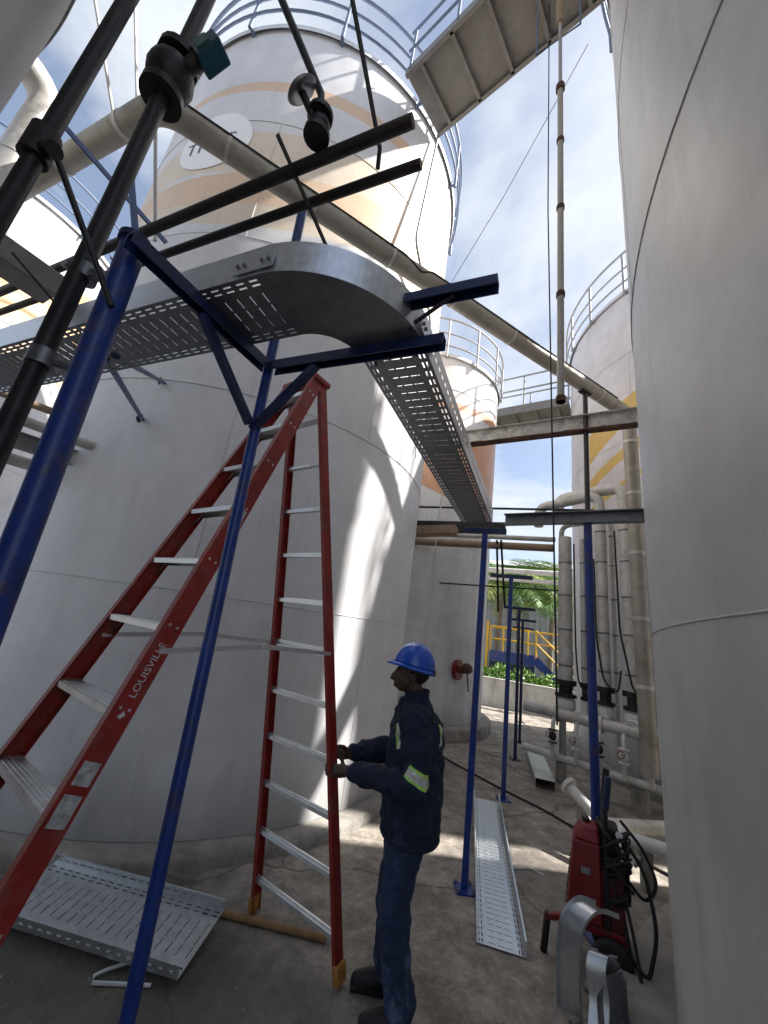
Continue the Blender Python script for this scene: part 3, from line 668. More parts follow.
# hanger post and black post under the pipe
t = thing('pipe_support', 'black upright support under the overhead pipe behind the blue post', 'post', (2.87, 5.12, 0)); q = MB(); q.tube((0, 0, 0), (0, 0, 5.86), 0.035, n=12); q.build('post_tube', black_pipe, t)
q = MB(); q.bar((-0.10, -0.05, 5.865), (0.10, 0.05, 5.865), 0.1, 0.012); q.build('saddle', black_pipe, t)
# hanging drain pipe, rope, wire
dp = thing('drain_pipe', 'weathered brown drain pipe hanging from the overhead walkway', 'pipe', (1.31, 2.70, 3.87))
q = MB(); q.tube((0, 0, 0), (0, 0, 4.12), 0.029, n=14); q.build('pipe_body', cladding, dp)
q = MB(); q.tube((0, 0, 0), (0, 0, 0.05), 0.039, n=14); q.build('end_cap', rust, dp)
for z in (1.1, 2.2, 3.2):
    q = MB(); q.tube((0, 0, z), (0, 0, z + 0.05), 0.038, n=14); q.build('band', rust, dp)
q = MB(); q.tube((0, 0, 4.08), (0, 0, 4.16), 0.048, n=14); q.build('coupling', rust, dp)
q = MB(); q.tube((0, 0, 4.15), (0, 0, 5.45), 0.020, n=12); q.build('riser', rail_grey, dp)
q = MB(); q.tube((0, 0, 5.40), (0, 0, 6.36), 0.045, n=14); q.build('lagging', pipe_brown, dp)
q = MB(); q.path([(-0.24, 0.11, 6.3), (-0.24, 0.11, 4.95), (0.20, -0.09, 5.2), (0.20, -0.09, 6.3)], 0.012, 8); q.build('hanger', rail_blue, dp)
rp_ = thing('hanging_rope', 'thin dark rope hanging straight down from the walkway bridge', 'rope', (1.27, 2.93, 1.45)); q = MB(); q.path([(0.0, 0, 8.9), (0.03, 0.03, 5), (0.10, -0.05, 0)], 0.007, 8); q.build('rope_strand', rubber, rp_)
wi = thing('sky_wire', 'thin wire slanting across the sky beside the big tank', 'wire', (0.45, 5.5, 7.6)); q = MB(); q.path([(0, 0, 0), (0.75, -1.15, 1.15), (1.5, -2.3, 2.6)], 0.005, 6); q.build('wire_strand', rubber, wi)

# ------------------------------------------------------------------ slotted cable trays
def slot_sheet(L, W, mid=True):
    """flat sheet in x (0..L), y (0..W) with real slots"""
    unit = 0.0625; nU = max(1, round(L / unit)); u = L / nU
    xs = [0, .20, .455, .545, .80, 1.0]
    if mid:
        ys = [0, .05, .075, .115, .14, .20, .245, .395, .43, .57, .605, .755, .80, .86, .885, .925, .95, 1.0]
        edge = {1, 3, 13, 15}; mids = {6, 8, 10}; edge2 = {4} and set()
    else:
        ys = [0, .3, .42, .58, .7, 1.0]; edge = {2}; mids = set()
    mb = MB(); vs = []; idx = {}
    X = [(i + x) * u for i in range(nU) for x in xs[:-1]] + [L]
    ny = len(ys)
    for i, x in enumerate(X):
        for y in ys: vs.append((x, y * W, 0))
    fs = []
    for i in range(len(X) - 1):
        c = i % 5; uu = i // 5
        for j in range(ny - 1):
            if j in edge and c in (1, 2, 3): continue
            if j in mids and c == 2 and 0 < uu < nU - 1 or (j in mids and c == 2): continue
            fs.append((i * ny + j, (i + 1) * ny + j, (i + 1) * ny + j + 1, i * ny + j + 1))
    # weld duplicates not needed; drop loose verts
    used = sorted({k for f_ in fs for k in f_}); mp = {k: i for i, k in enumerate(used)}
    mb.add([vs[k] for k in used], [tuple(mp[k] for k in f_) for f_ in fs]); return mb
def xf(mb, o, ex, ey, ez):
    o, ex, ey, ez = map(Vector, (o, ex, ey, ez)); mb.v = [tuple(o + ex * v[0] + ey * v[1] + ez * v[2]) for v in mb.v]; return mb
def tray_section(t, o, ex, ey, L, W, fl, material, name='tray_section', up=(0, 0, 1), plain=False, fmat=None):
    """straight slotted tray: base at o, running ex, across ey, flanges along up"""
    up = Vector(up)
    sec = xf(slot_sheet(L, W), o, ex, ey, up).build(name, material, t, solid=0.0018)
    for k in (0, 1):
        f_ = slot_sheet(L, fl, False)
        if plain: f_ = MB(); f_.add([(0, 0, 0), (L, 0, 0), (L, fl, 0), (0, fl, 0)], [(0, 1, 2, 3)])
        xf(f_, Vector(o) + Vector(ey) * (W * k), ex, up, Vector(ey)).build('side_flange', fmat or material, sec, solid=0.0018)
        lip = MB(); p0 = Vector(o) + Vector(ey) * (W * k) + up * fl; s = 1 if k == 0 else -1
        lip.add([p0, p0 + Vector(ex) * L, p0 + Vector(ex) * L + Vector(ey) * 0.012 * s, p0 + Vector(ey) * 0.012 * s], [(0, 1, 2, 3)]); lip.build('lip', material, sec, solid=0.0018)
    return sec
TZ, TW, TFH = 3.06, 0.30, 0.138
ct = thing('cable_tray', 'overhead slotted steel cable tray with a smooth curved bend', 'cable tray', tuple(ST(-0.97, 1.28, TZ)))
o0 = Vector(ct.location)
tray_section(ct, ST(-3.4, 0.78, TZ) - o0, E2, E1, 2.43, TW, TFH, galv_dull_shaded, 'straight_section', plain=True, fmat=galv)
tray_section(ct, ST(-0.47, 1.28, TZ) - o0, E1, -E2, 2.52, TW, TFH, galv_dull_shaded, 'straight_section', fmat=galv)
def bend_mesh(ri, ro, n=28):
    q = MB(); vs = []; fs = []
    for i in range(n + 1):
        a = -math.pi / 2 + (math.pi / 2) * i / n
        for r_ in (ri, ro): vs.append(E2 * (r_ * math.cos(a)) + E1 * (r_ * math.sin(a)))
    for i in range(n): fs.append((2 * i, 2 * i + 1, 2 * i + 3, 2 * i + 2))
    q.add(vs, fs, False); return q
bd = bend_mesh(0.2, 0.5).build('bend', galv_dull_shaded, ct, solid=0.002)
for r_, s in ((0.2, 1), (0.5, -1)):
    q = MB(); vs = []; fs = []; n = 28
    for i in range(n + 1):
        a = -math.pi / 2 + (math.pi / 2) * i / n; d = E2 * math.cos(a) + E1 * math.sin(a)
        vs += [d * r_, d * r_ + Vector((0, 0, TFH)), d * (r_ + s * 0.012) + Vector((0, 0, TFH))]
    for i in range(n):
        fs += [(3 * i, 3 * i + 1, 3 * i + 4, 3 * i + 3), (3 * i + 1, 3 * i + 2, 3 * i + 5, 3 * i + 4)]
    q.add(vs, fs, False); q.build('bend_flange', galv, bd, solid=0.002)
for k, (p, d) in enumerate(((ST(-0.97, 0.7765, TZ), E2), (ST(-0.4665, 1.28, TZ), E1))):      # splice plates at the joints
    nrm = -E1 if k == 0 else E2
    q = MB(); q.bar(p - o0 + nrm * 0.004 + Vector((0, 0, 0.05)) - d * 0.11, p - o0 + nrm * 0.004 + Vector((0, 0, 0.05)) + d * 0.07, 0.003, 0.07); sp_ = q.build('splice_plate', galv, ct)
    q = MB()
    for u in (-0.09, -0.06, 0.02, 0.05):
        c_ = p - o0 + d * u + Vector((0, 0, 0.05)); q.tube(c_ + nrm * 0.005, c_ + nrm * 0.013, 0.008, n=6)
    tag(q.build('bolts', galv_dull_shaded, sp_), kind='stuff')
q = MB()
for (s_, t_) in ((-0.76, 1.2), (-0.66, 1.235), (-0.55, 1.24), (-0.5, 1.15), (-0.52, 1.30), (-0.72, 1.32)):
    c_ = ST(s_, t_, TZ) - o0; q.tube(c_ - Vector((0, 0, 0.008)), c_ - Vector((0, 0, 0.001)), 0.007, n=6)
tag(q.build('bolts', black, ct), kind='stuff')

# ------------------------------------------------------------------ blue posts holding the tray
pp = thing('support_post', 'tall slim blue post in front of the ladder carrying the tray bend', 'post', (-0.56, 1.675, 0))
q = MB(); pt_top = Vector((-0.136, -0.060, 4.09)); q.tube((0, 0, 0), pt_top, 0.025, n=20); q.build('post_tube', blue, pp)
q = MB(); q.box((0, 0, 0.006), 0.16, 0.16, 0.012); q.build('base_plate', blue, pp)
pk = Vector((-0.10, -0.045, 0)); AZ = TZ - 0.034
def arm(a, b, nm='arm', w=0.05, h=0.05, mt_=blue_dark):
    q = MB(); a, b = Vector(a), Vector(b); q.bar(a, b, w, 0.005); d = (b - a).normalized(); x = d.cross(Vector((0, 0, 1))).normalized()
    q2 = Vector((0, 0, -h / 2))
    for s in (-1, 1): q.bar(a + x * s * (w / 2 - 0.0025) + q2, b + x * s * (w / 2 - 0.0025) + q2, 0.005, h - 0.006)
    return q.build(nm, mt_, pp)
o1 = Vector(pp.location)
arm(Vector((-0.63, 1.60, TZ - 0.006)) - o1, Vector((0.145, 1.27, TZ - 0.006)) - o1)
arm(Vector((-0.66, 1.60, TZ - 0.006)) - o1, Vector((-0.97, 1.00, TZ - 0.006)) - o1)
for a, b in (((-0.66, 1.62, 2.70), (-0.40, 1.50, TZ - 0.055)), ((-0.67, 1.60, 2.72), (-0.83, 1.27, TZ - 0.055))):
    q = MB(); q.bar(Vector(a) - o1, Vector(b) - o1, 0.032, 0.032); q.build('diagonal_brace', blue_dark, pp)
st = thing('tray_arm', 'short dark blue channel arm poking out beyond the tray bend', 'bracket', tuple(ST(-0.52, 1.10, TZ + 0.10)))
q = MB(); q.bar((0, 0, 0), E2 * 0.36, 0.05, 0.005); 
for s in (-1, 1): q.bar(E1 * s * 0.0235 + Vector((0, 0, -0.021)), E1 * s * 0.0235 + E2 * 0.36 + Vector((0, 0, -0.021)), 0.005, 0.038)
q.build('arm', blue_dark, st)
q = MB(); q.bar(E2 * 0.20 + Vector((0, 0, -0.03)), E2 * 0.055 + Vector((0, 0, -0.13)), 0.016, 0.006); q.build('diagonal_brace', black_pipe, st)
# T posts in a row
def t_post(lab, x, y, h, r, bar_len, group, mt_=blue, bar_mt=blue_dark):
    t = thing('tee_post', lab, 'post', (x, y, 0), 0, group)
    q = MB(); q.bar((0, 0, 0), (0.0, 0.0, h - 0.03), r * 2, r * 2, tuple(E1)); q.build('post_tube', mt_, t, bevel=0.004)
    q = MB(); q.bar(-E2 * bar_len / 2 + Vector((0, 0, h - 0.028)), E2 * bar_len / 2 + Vector((0, 0, h - 0.028)), 0.06, 0.055); q.build('tee_bar', bar_mt, t, bevel=0.004)
    q = MB(); q.bar((-0.08, 0, 0.006), (0.08, 0, 0.006), 0.16, 0.012); bp_ = q.build('base_plate', mt_, t)
    q = MB()
    for sx in (-1, 1):
        for sy in (-1, 1): q.tube((sx * 0.06, sy * 0.06, 0.01), (sx * 0.06, sy * 0.06, 0.035), 0.009, n=6)
    tag(q.build('bolts', galv_dull_shaded, bp_), kind='stuff')
    return t
G = 'blue tee posts standing in a row'
t_post('nearest blue tee post, holding up the far end of the tray', 1.07, 3.84, 3.05, 0.027, 0.42, G)
t_post('blue tee post free of tray, nearest of the bare ones', 2.08, 5.88, 2.98, 0.030, 0.62, G)
t_post('second bare blue tee post, behind the nearest bare one', 2.98, 7.89, 2.72, 0.028, 0.6, G, blue_dark)
t_post('third bare blue tee post in the row, dark and slim', 3.60, 9.30, 2.60, 0.027, 0.6, G, blue_dark)
t_post('farthest slim grey tee post standing near the low wall', 4.55, 11.7, 2.55, 0.026, 0.6, G, black_pipe)
t = thing('support_post', 'blue post behind the red machine under the grey channel beam', 'post', (1.95, 3.45, 0))
q = MB(); q.tube((0, 0, 0), (-0.02, 0, 3.11), 0.036, n=18); q.build('post_tube', blue, t)
q = MB(); q.box((0, 0, 0.006), 0.16, 0.16, 0.012); q.build('base_plate', blue, t)
# brackets from tray to the big tank
for i, (a, b, lab) in enumerate(((tuple(ST(-2.12, 0.98, 3.055)), (-2.58, 3.60, 3.62), 'lower blue strut from the tray to the tank wall'), (tuple(ST(-2.04, 0.98, 3.055)), (-2.50, 3.60, 4.08), 'upper blue strut from the tray to the tank wall'))):
    t = thing('strut', lab, 'strut', b); q = MB(); q.tube(Vector(a) - Vector(b), (0, 0, 0), 0.019, n=10); q.build('strut_bar', blue, t)
    q = MB(); q.tube((0.0, -0.02, 0), (-0.03, 0.04, 0), 0.05, n=12); q.build('wall_pad', blue_dark, t)

# ------------------------------------------------------------------ upright process pipes in front of the yellow-swoosh tank
MA, MBp = Vector((3.30, 7.07, 0.98)), Vector((4.30, 5.95, 0.98))
mdir = (MBp - MA).normalized(); mnx = Vector((mdir.y, -mdir.x, 0))      # points away from the camera side
man = thing('manifold', 'white header pipe along the foot of the upright pipes', 'manifold', tuple((MA + MBp) / 2 - Vector((0, 0, 0.98))))
mo = Vector(man.location)
q = MB(); q.tube(MA - mo - mdir * 0.5, MBp - mo + mdir * 0.05, 0.085, n=18); q.build('header_pipe', cladding_white, man)
for u in (0.05, 0.5, 0.98):
    p = MA.lerp(MBp, u) - mo; q = MB(); q.tube(p - mdir * 0.02, p + mdir * 0.02, 0.125, n=18); q.build('flange', cladding_white, man, bevel=0.004)
for u in (0.1, 0.85):
    p = MA.lerp(MBp, u) - mo; q = MB(); q.bar((p.x, p.y, 0), (p.x, p.y, 0.9), 0.08, 0.08); q.build('leg', beam_grey, man)
def upright(lab, x, y, ztop, r, leg_to, drop, valve=True, mt_=cladding_white, end_drop=0.4):
    base = Vector((x, y, 0))
    t = thing('process_pipe', lab, 'pipe', (x, y, 1.0))
    o_ = Vector(t.location)
    pts = [Vector((x, y, 1.5)), Vector((x, y, ztop))]
    if leg_to: pts += [Vector(leg_to), Vector(leg_to) - Vector((0, 0, end_drop))]
    q = MB(); q.path([p - o_ for p in (round_path(pts, 0.22) if len(pts) > 2 else pts)], r, 18); q.build('pipe_body', mt_, t)
    for z in (1.75, 2.35, 2.95, 3.55, 4.1):
        if z < ztop - 0.3:
            q = MB(); q.tube((0, 0, z - 1.0 - 0.015), (0, 0, z - 1.0 + 0.015), r + 0.005, n=18); q.build('band', galv_dull_shaded, t)
    if valve:
        q = MB(); q.tube((0, 0, 0.44), (0, 0, 0.52), r * 1.5, n=16); q.tube((0, 0, 0.28), (0, 0, 0.46), r * 0.95, n=16); q.tube((0, 0, 0.25), (0, 0, 0.30), r * 1.5, n=16); q.build('valve_body', black_pipe, t, bevel=0.004)
        tgt = MA.lerp(MBp, max(0.0, min(1.0, (Vector((x, y, 0)) - Vector((MA.x, MA.y, 0))).dot(mdir) / (MBp - MA).length))) - o_
        q = MB(); q.path(round_path([(0, 0, 0.27), (0, 0, 0.06), Vector((tgt.x, tgt.y, 0.02))], 0.1), [r * 1.05] * 9, 16); q.lathe([(r * 0.9, 0.26), (r * 1.35, 0.2), (r * 1.35, 0.08), (r * 0.9, 0.02)], (0, 0, 0), 16); q.build('branch', white_p, t)
        q = MB(); q.tube((-0.02, -0.06, 0.36), (-0.10, -0.26, 0.40), 0.014, n=8); q.build('lever', black, t)
    else:
        q = MB(); q.tube((0, 0, -0.6), (0, 0, 0.5), r * 0.95, n=16); q.build('lower_pipe', rust if mt_ is cladding else mt_, t)
    return t
upright('upright clad pipe bending left at its top, next to the overhead pipe drop', 4.20, 6.32, 4.93, 0.105, (3.52, 7.35, 4.93), 0)
upright('upright clad pipe with a lower bend, second from the overhead pipe drop', 3.92, 6.60, 4.82, 0.09, (3.12, 7.36, 4.70), 0)
upright('stout straight upright pipe at the left of the pipe group', 3.50, 7.05, 4.05, 0.115, None, 0)
upright('slim straight upright pipe between the stout pipe and the bent ones', 3.72, 6.85, 4.0, 0.045, None, 0)
upright('slim upright pipe tight against the overhead pipe drop', 4.32, 6.18, 4.3, 0.055, None, 0)
upright('short thin upright pipe behind the two bent ones', 4.22, 6.75, 4.45, 0.05, (3.7, 7.6, 4.45), 0, valve=False)
# small valve sets standing in front of the header
for i in range(5):
    p = MA.lerp(MBp, (0.02, 0.26, 0.48, 0.70, 0.92)[i]) - Vector((mnx.x, mnx.y, 0)) * 0.0 + Vector((-0.10, -0.12, 0))
    t = thing('drain_valve', ('leftmost', 'second from left', 'middle', 'second from right', 'rightmost')[i] + ' small white drain valve hanging below the header pipe', 'valve', (p.x, p.y, 0.35), 0, 'drain valves under the header')
    q = MB(); q.path(round_path([(0.10, 0.12, 0.60), (0.02, 0.02, 0.52), (0, 0, 0.36), (0, 0, 0.0)], 0.06), 0.032, 12); q.build('pipe_body', cladding_white, t)
    q = MB(); q.ball((0, 0, 0.30), 0.06, 12, (1, 1, 1.2)); q.tube((0, 0, 0.20), (0, 0, 0.22), 0.07, n=14); q.tube((0, 0, 0.38), (0, 0, 0.40), 0.07, n=14); q.build('valve_body', white_p if i % 2 else black_pipe, t)
    q = MB(); q.tube((0, 0, 0.30), (-0.10, -0.10, 0.33), 0.010, n=8); q.lathe([(0.040, -0.008), (0.05, 0), (0.040, 0.008)], (-0.11, -0.11, 0.335), 16, (-0.7, -0.7, 0.15)); q.build('hand_wheel', red_paint if i in (1, 3) else black, t)
low = thing('lower_header', 'pale low pipe running under the header beside the tank plinth', 'pipe', tuple(MA.lerp(MBp, 0.5) - Vector((0, 0, 0.98))))
q = MB(); q.tube(MA - Vector(low.location) + Vector((-0.05, -0.05, -0.63)) - mdir * 0.5, MBp - Vector(low.location) + Vector((-0.05, -0.05, -0.63)) + mdir * 0.3, 0.055, n=14); q.build('pipe_body', cladding_white, low)
for u in (0.1, 0.8):
    pz = MA.lerp(MBp, u) - Vector(low.location); q = MB(); q.box((pz.x - 0.05, pz.y - 0.05, 0.14), 0.12, 0.12, 0.29); q.build('foot', conc, low)
# cables looping between the pipes
for i, pts in enumerate(([(4.05, 6.40, 4.1), (4.06, 6.38, 2.4), (4.12, 6.22, 1.55), (4.22, 6.1, 1.45), (4.28, 6.0, 1.62)],
                         [(3.80, 6.62, 3.6), (3.80, 6.60, 2.2), (3.84, 6.5, 1.6), (3.98, 6.36, 1.45), (4.0, 6.3, 1.8)],
                         [(3.58, 6.88, 3.9), (3.58, 6.86, 2.1), (3.60, 6.82, 1.5), (3.72, 6.7, 1.32)])):
    t = thing('loose_cable', ('black cable looping beside the overhead pipe drop', 'black cable looping between the two bent pipes', 'black cable hanging beside the stout pipe')[i], 'cable', pts[-1])
    q = MB(); q.path(off(round_path(pts, 0.15), pts[-1]), 0.014, 8); q.build('cable_body', rubber, t)
for i, (a, b, r, mt_, lab) in enumerate((
    ((0.2, 8.35, 3.82), (3.4, 7.3, 3.88), 0.075, pipe_brown, 'lower brown pipe running level behind the tray end'),
    ((0.2, 8.5, 4.05), (3.5, 7.45, 4.1), 0.05, cladding_white, 'upper pale pipe running level behind the tray end'),
    ((0.3, 7.7, 4.42), (4.1, 6.62, 4.55), 0.022, black_pipe, 'thin dark level pipe crossing behind the tray end'),
    ((-0.3, 8.9, 2.98), (4.0, 7.9, 3.18), 0.016, black_pipe, 'thin dark level line at eye height beyond the posts'))):
    t = thing('level_pipe', lab, 'pipe', a); q = MB(); q.tube((0, 0, 0), Vector(b) - Vector(a), r, n=14); q.build('pipe_body', mt_, t)
for i, (a, b, lab) in enumerate((((2.35, 7.55, 3.95), (2.62, 8.1, 2.6), 'left dark cable slanting down beyond the tray end'), ((2.42, 7.5, 3.95), (2.72, 8.0, 2.7), 'right dark cable slanting down beyond the tray end'))):
    t = thing('slanting_cable', lab, 'cable', b); q = MB(); q.tube(Vector(a) - Vector(b), (0, 0, 0), 0.022, n=8); q.build('cable_body', rubber, t)
t = thing('steel_plate', 'rusty brown plate fixed behind the tray end', 'plate', (0.95, 6.3, 3.6)); q = MB(); q.bar((-0.45, 0.2, 0.0), (0.3, -0.1, 0.05), 0.25, 0.14); q.build('plate_body', pipe_brown, t, bevel=0.004)
t = thing('pale_rope', 'pale cord hanging between the big tank and the distant tank', 'rope', (0.98, 7.0, 1.6)); q = MB(); q.path([(0.0, 0, 0), (0.05, 0.03, 1.6), (0.14, 0.02, 4.5)], 0.012, 8); q.build('cord_strand', white_p, t)
# red valve on the distant tank
rv = thing('red_valve', 'red flanged valve on the side of the distant tank', 'valve', (1.98, 8.75, 1.33))
q = MB(); q.tube((-0.32, 0.25, 0), (0.02, -0.02, 0), 0.12, n=18); q.build('nozzle', white_p, rv)
q = MB(); q.tube((0.0, -0.01, 0), (0.07, -0.065, 0), 0.20, n=22); q.build('flange', red_paint, rv, bevel=0.006)
q = MB(); q.tube((0.07, -0.065, 0), (0.28, -0.20, 0.06), 0.075, n=16); q.ball((0.2, -0.15, 0.05), 0.11); q.build('valve_body', rust, rv)
q = MB(); q.tube((0.2, -0.17, 0.0), (0.24, -0.22, -0.38), 0.014, n=8); q.build('lever', black, rv)
# low pipework on the ground behind the machine
for i, (pts, r, mt_, lab) in enumerate((
    ([(2.55, 4.75, 0.25), (3.9, 5.0, 0.25), (4.2, 5.5, 0.25)], 0.07, cladding_white, 'pale pipe lying low behind the red machine'),
    ([(2.45, 4.9, 0.55), (2.75, 4.2, 0.2)], 0.055, cladding_white, 'short pale pipe slanting to the ground behind the machine'),
    ([(2.65, 4.3, 0.35), (3.3, 3.95, 0.35), (3.35, 3.95, 0.0)], 0.06, white_p, 'white bent pipe near the right tank foot'))):
    base = Vector((pts[0][0], pts[0][1], 0)); t = thing('ground_pipe', lab, 'pipe', tuple(base)); q = MB(); q.path(off(round_path(pts, 0.15) if len(pts) > 2 else pts, base), r, 14); q.build('pipe_body', mt_, t)
    q = MB(); p0 = Vector(pts[0]) - base; d = (Vector(pts[1]) - Vector(pts[0])).normalized(); q.tube(p0, p0 + d * 0.04, r * 1.7, n=14); q.build('flange', mt_, t)
    q = MB(); q.bar((p0.x + d.x * 0.2, p0.y + d.y * 0.2, 0), (p0.x + d.x * 0.2, p0.y + d.y * 0.2, max(0.05, p0.z + d.z * 0.2 - r * 0.8)), 0.08, 0.08); q.build('foot', conc, t)

# ------------------------------------------------------------------ things lying on the ground
# left tray lying upside, leaning on its flange
lt = thing('loose_tray', 'bright slotted steel tray lying on the ground under the ladder', 'cable tray', (-1.30, 2.98, 0))
ex = Vector((0.985, -0.17, 0)).normalized(); eyv = Vector((0.17, 0.985, 0)).normalized()
ey = (eyv * 0.985 + Vector((0, 0, 0.13))).normalized(); up = ex.cross(ey)
tray_section(lt, Vector((-0.66, -0.13, 0.055)), ex, ey, 1.26, 0.44, 0.06, galv, 'tray_sheet', up=up)
hb = thing('bent_bracket', 'bent pale wire bracket lying in front of the loose tray', 'bracket', (-1.05, 2.66, 0))
q = MB(); q.path([(0.10, 0.13, 0.03), (-0.06, 0.04, 0.014), (-0.10, 0.0, 0.012), (-0.085, -0.04, 0.012), (0.20, -0.01, 0.012)], 0.0085, 8); q.build('bracket_wire', white_p, hb)
rt = thing('loose_tray', 'long slotted steel tray lying on the ground between the man and the machine', 'cable tray', (1.30, 4.4, 0))
ex = Vector((0.66, 2.56, 0)).normalized(); ey = Vector((-ex.y, ex.x, 0))
tray_section(rt, Vector((1.32, 3.19, 0.012)) - Vector(rt.location), ex, ey, 2.62, 0.32, 0.085, galv, 'tray_sheet')
oc = thing('loose_channel', 'pale smooth steel channel lying on the ground near the bare tee posts', 'channel', (3.2, 7.4, 0))
ex = Vector((0.30, 0.95, 0)).normalized(); ey = Vector((-ex.y, ex.x, 0))
q = MB(); q.obox((0, 0, 0.13), ex * 0.95, ey * 0.14, Vector((0, 0, 0.003)))
for s in (-1, 1): q.obox(ey * s * 0.137 + Vector((0, 0, 0.068)), ex * 0.95, ey * 0.003, Vector((0, 0, 0.058)))
q.build('channel_sheet', galv, oc)
tb = thing('timber_pole', 'ochre round pole lying beside the ladder feet', 'pole', (-0.45, 3.15, 0))
q = MB(); q.tube((-0.36, 0.06, 0.022), (0.46, -0.05, 0.022), 0.020, n=12); q.build('pole_body', wood, tb)
hs = thing('ground_hose', 'thin black hose snaking across the ground past the bare tee posts', 'hose', (2.4, 6.3, 0))
q = MB(); q.path(off(round_path([(1.0, 9.0, 0.014), (1.6, 7.3, 0.014), (2.2, 6.2, 0.014), (2.55, 5.7, 0.014), (2.75, 5.2, 0.014), (3.2, 4.6, 0.014), (3.4, 4.2, 0.014)], 0.3), (2.4, 6.3, 0)), 0.013, 8); q.build('hose_body', rubber, hs)
h2 = thing('ground_hose', 'black cable lying along the foot of the big tank', 'cable', (-0.5, 3.6, 0))
q = MB(); q.path([(TL[0] + 2.95 * math.cos(a) + 0.5, TL[1] + 2.95 * math.sin(a) - 3.6, 0.012) for a in [R(-125 + 5 * k) for k in range(17)]], 0.011, 8); q.build('hose_body', rubber, h2)
wb = thing('wire_offcut', 'short white wire offcut on the ground beside the long tray', 'wire', (1.68, 4.25, 0))
q = MB(); q.path(round_path([(-0.22, 0.02, 0.006), (-0.02, 0.0, 0.006), (0.12, 0.05, 0.006), (0.2, -0.04, 0.006)], 0.06), 0.0055, 6); q.build('wire_body', white_p, wb)
# debris
rubm = conc
for i in range(9):
    a = R(random.uniform(138, 158)); rr_ = TRR + random.uniform(0.33, 0.5)
    s_ = random.uniform(0.02, 0.05)
    q = MB(); q.ball((0, 0, s_ * 0.4), s_, 8, (1.3, 0.9, 0.55))
    for k, v in enumerate(q.v): q.v[k] = (v[0] * random.uniform(0.8, 1.15), v[1] * random.uniform(0.8, 1.15), v[2])
    o = q.build('rubble', rubm, None, loc=(TR[0] + rr_ * math.cos(a), TR[1] + rr_ * math.sin(a), 0)); tag(o, 'small concrete crumb at the foot of the right tank', 'rubble', 'rubble along the right tank')

q = MB()
for i in range(900):
    x, y = random.uniform(-2.6, 3.6), random.uniform(1.4, 9.0)
    if (x - TL[0]) ** 2 + (y - TL[1]) ** 2 < (TLR + 0.22) ** 2 or (x - TR[0]) ** 2 + (y - TR[1]) ** 2 < (TRR + 0.34) ** 2: continue
    r_ = random.choice((0.004, 0.005, 0.007, 0.011)); a = random.uniform(0, 6.28)
    vs = [(x + r_ * math.cos(a + k * 1.57) * random.uniform(0.7, 1.4), y + r_ * math.sin(a + k * 1.57) * random.uniform(0.7, 1.4), 0.001) for k in range(4)] + [(x + random.uniform(-0.3, 0.3) * r_, y + random.uniform(-0.3, 0.3) * r_, r_ * random.uniform(0.5, 1.0))]
    q.add(vs, [(0, 1, 4), (1, 2, 4), (2, 3, 4), (3, 0, 4)])
tag(q.build('grit', conc), 'loose grit and crumbs scattered over the concrete yard', 'grit', kind='stuff')

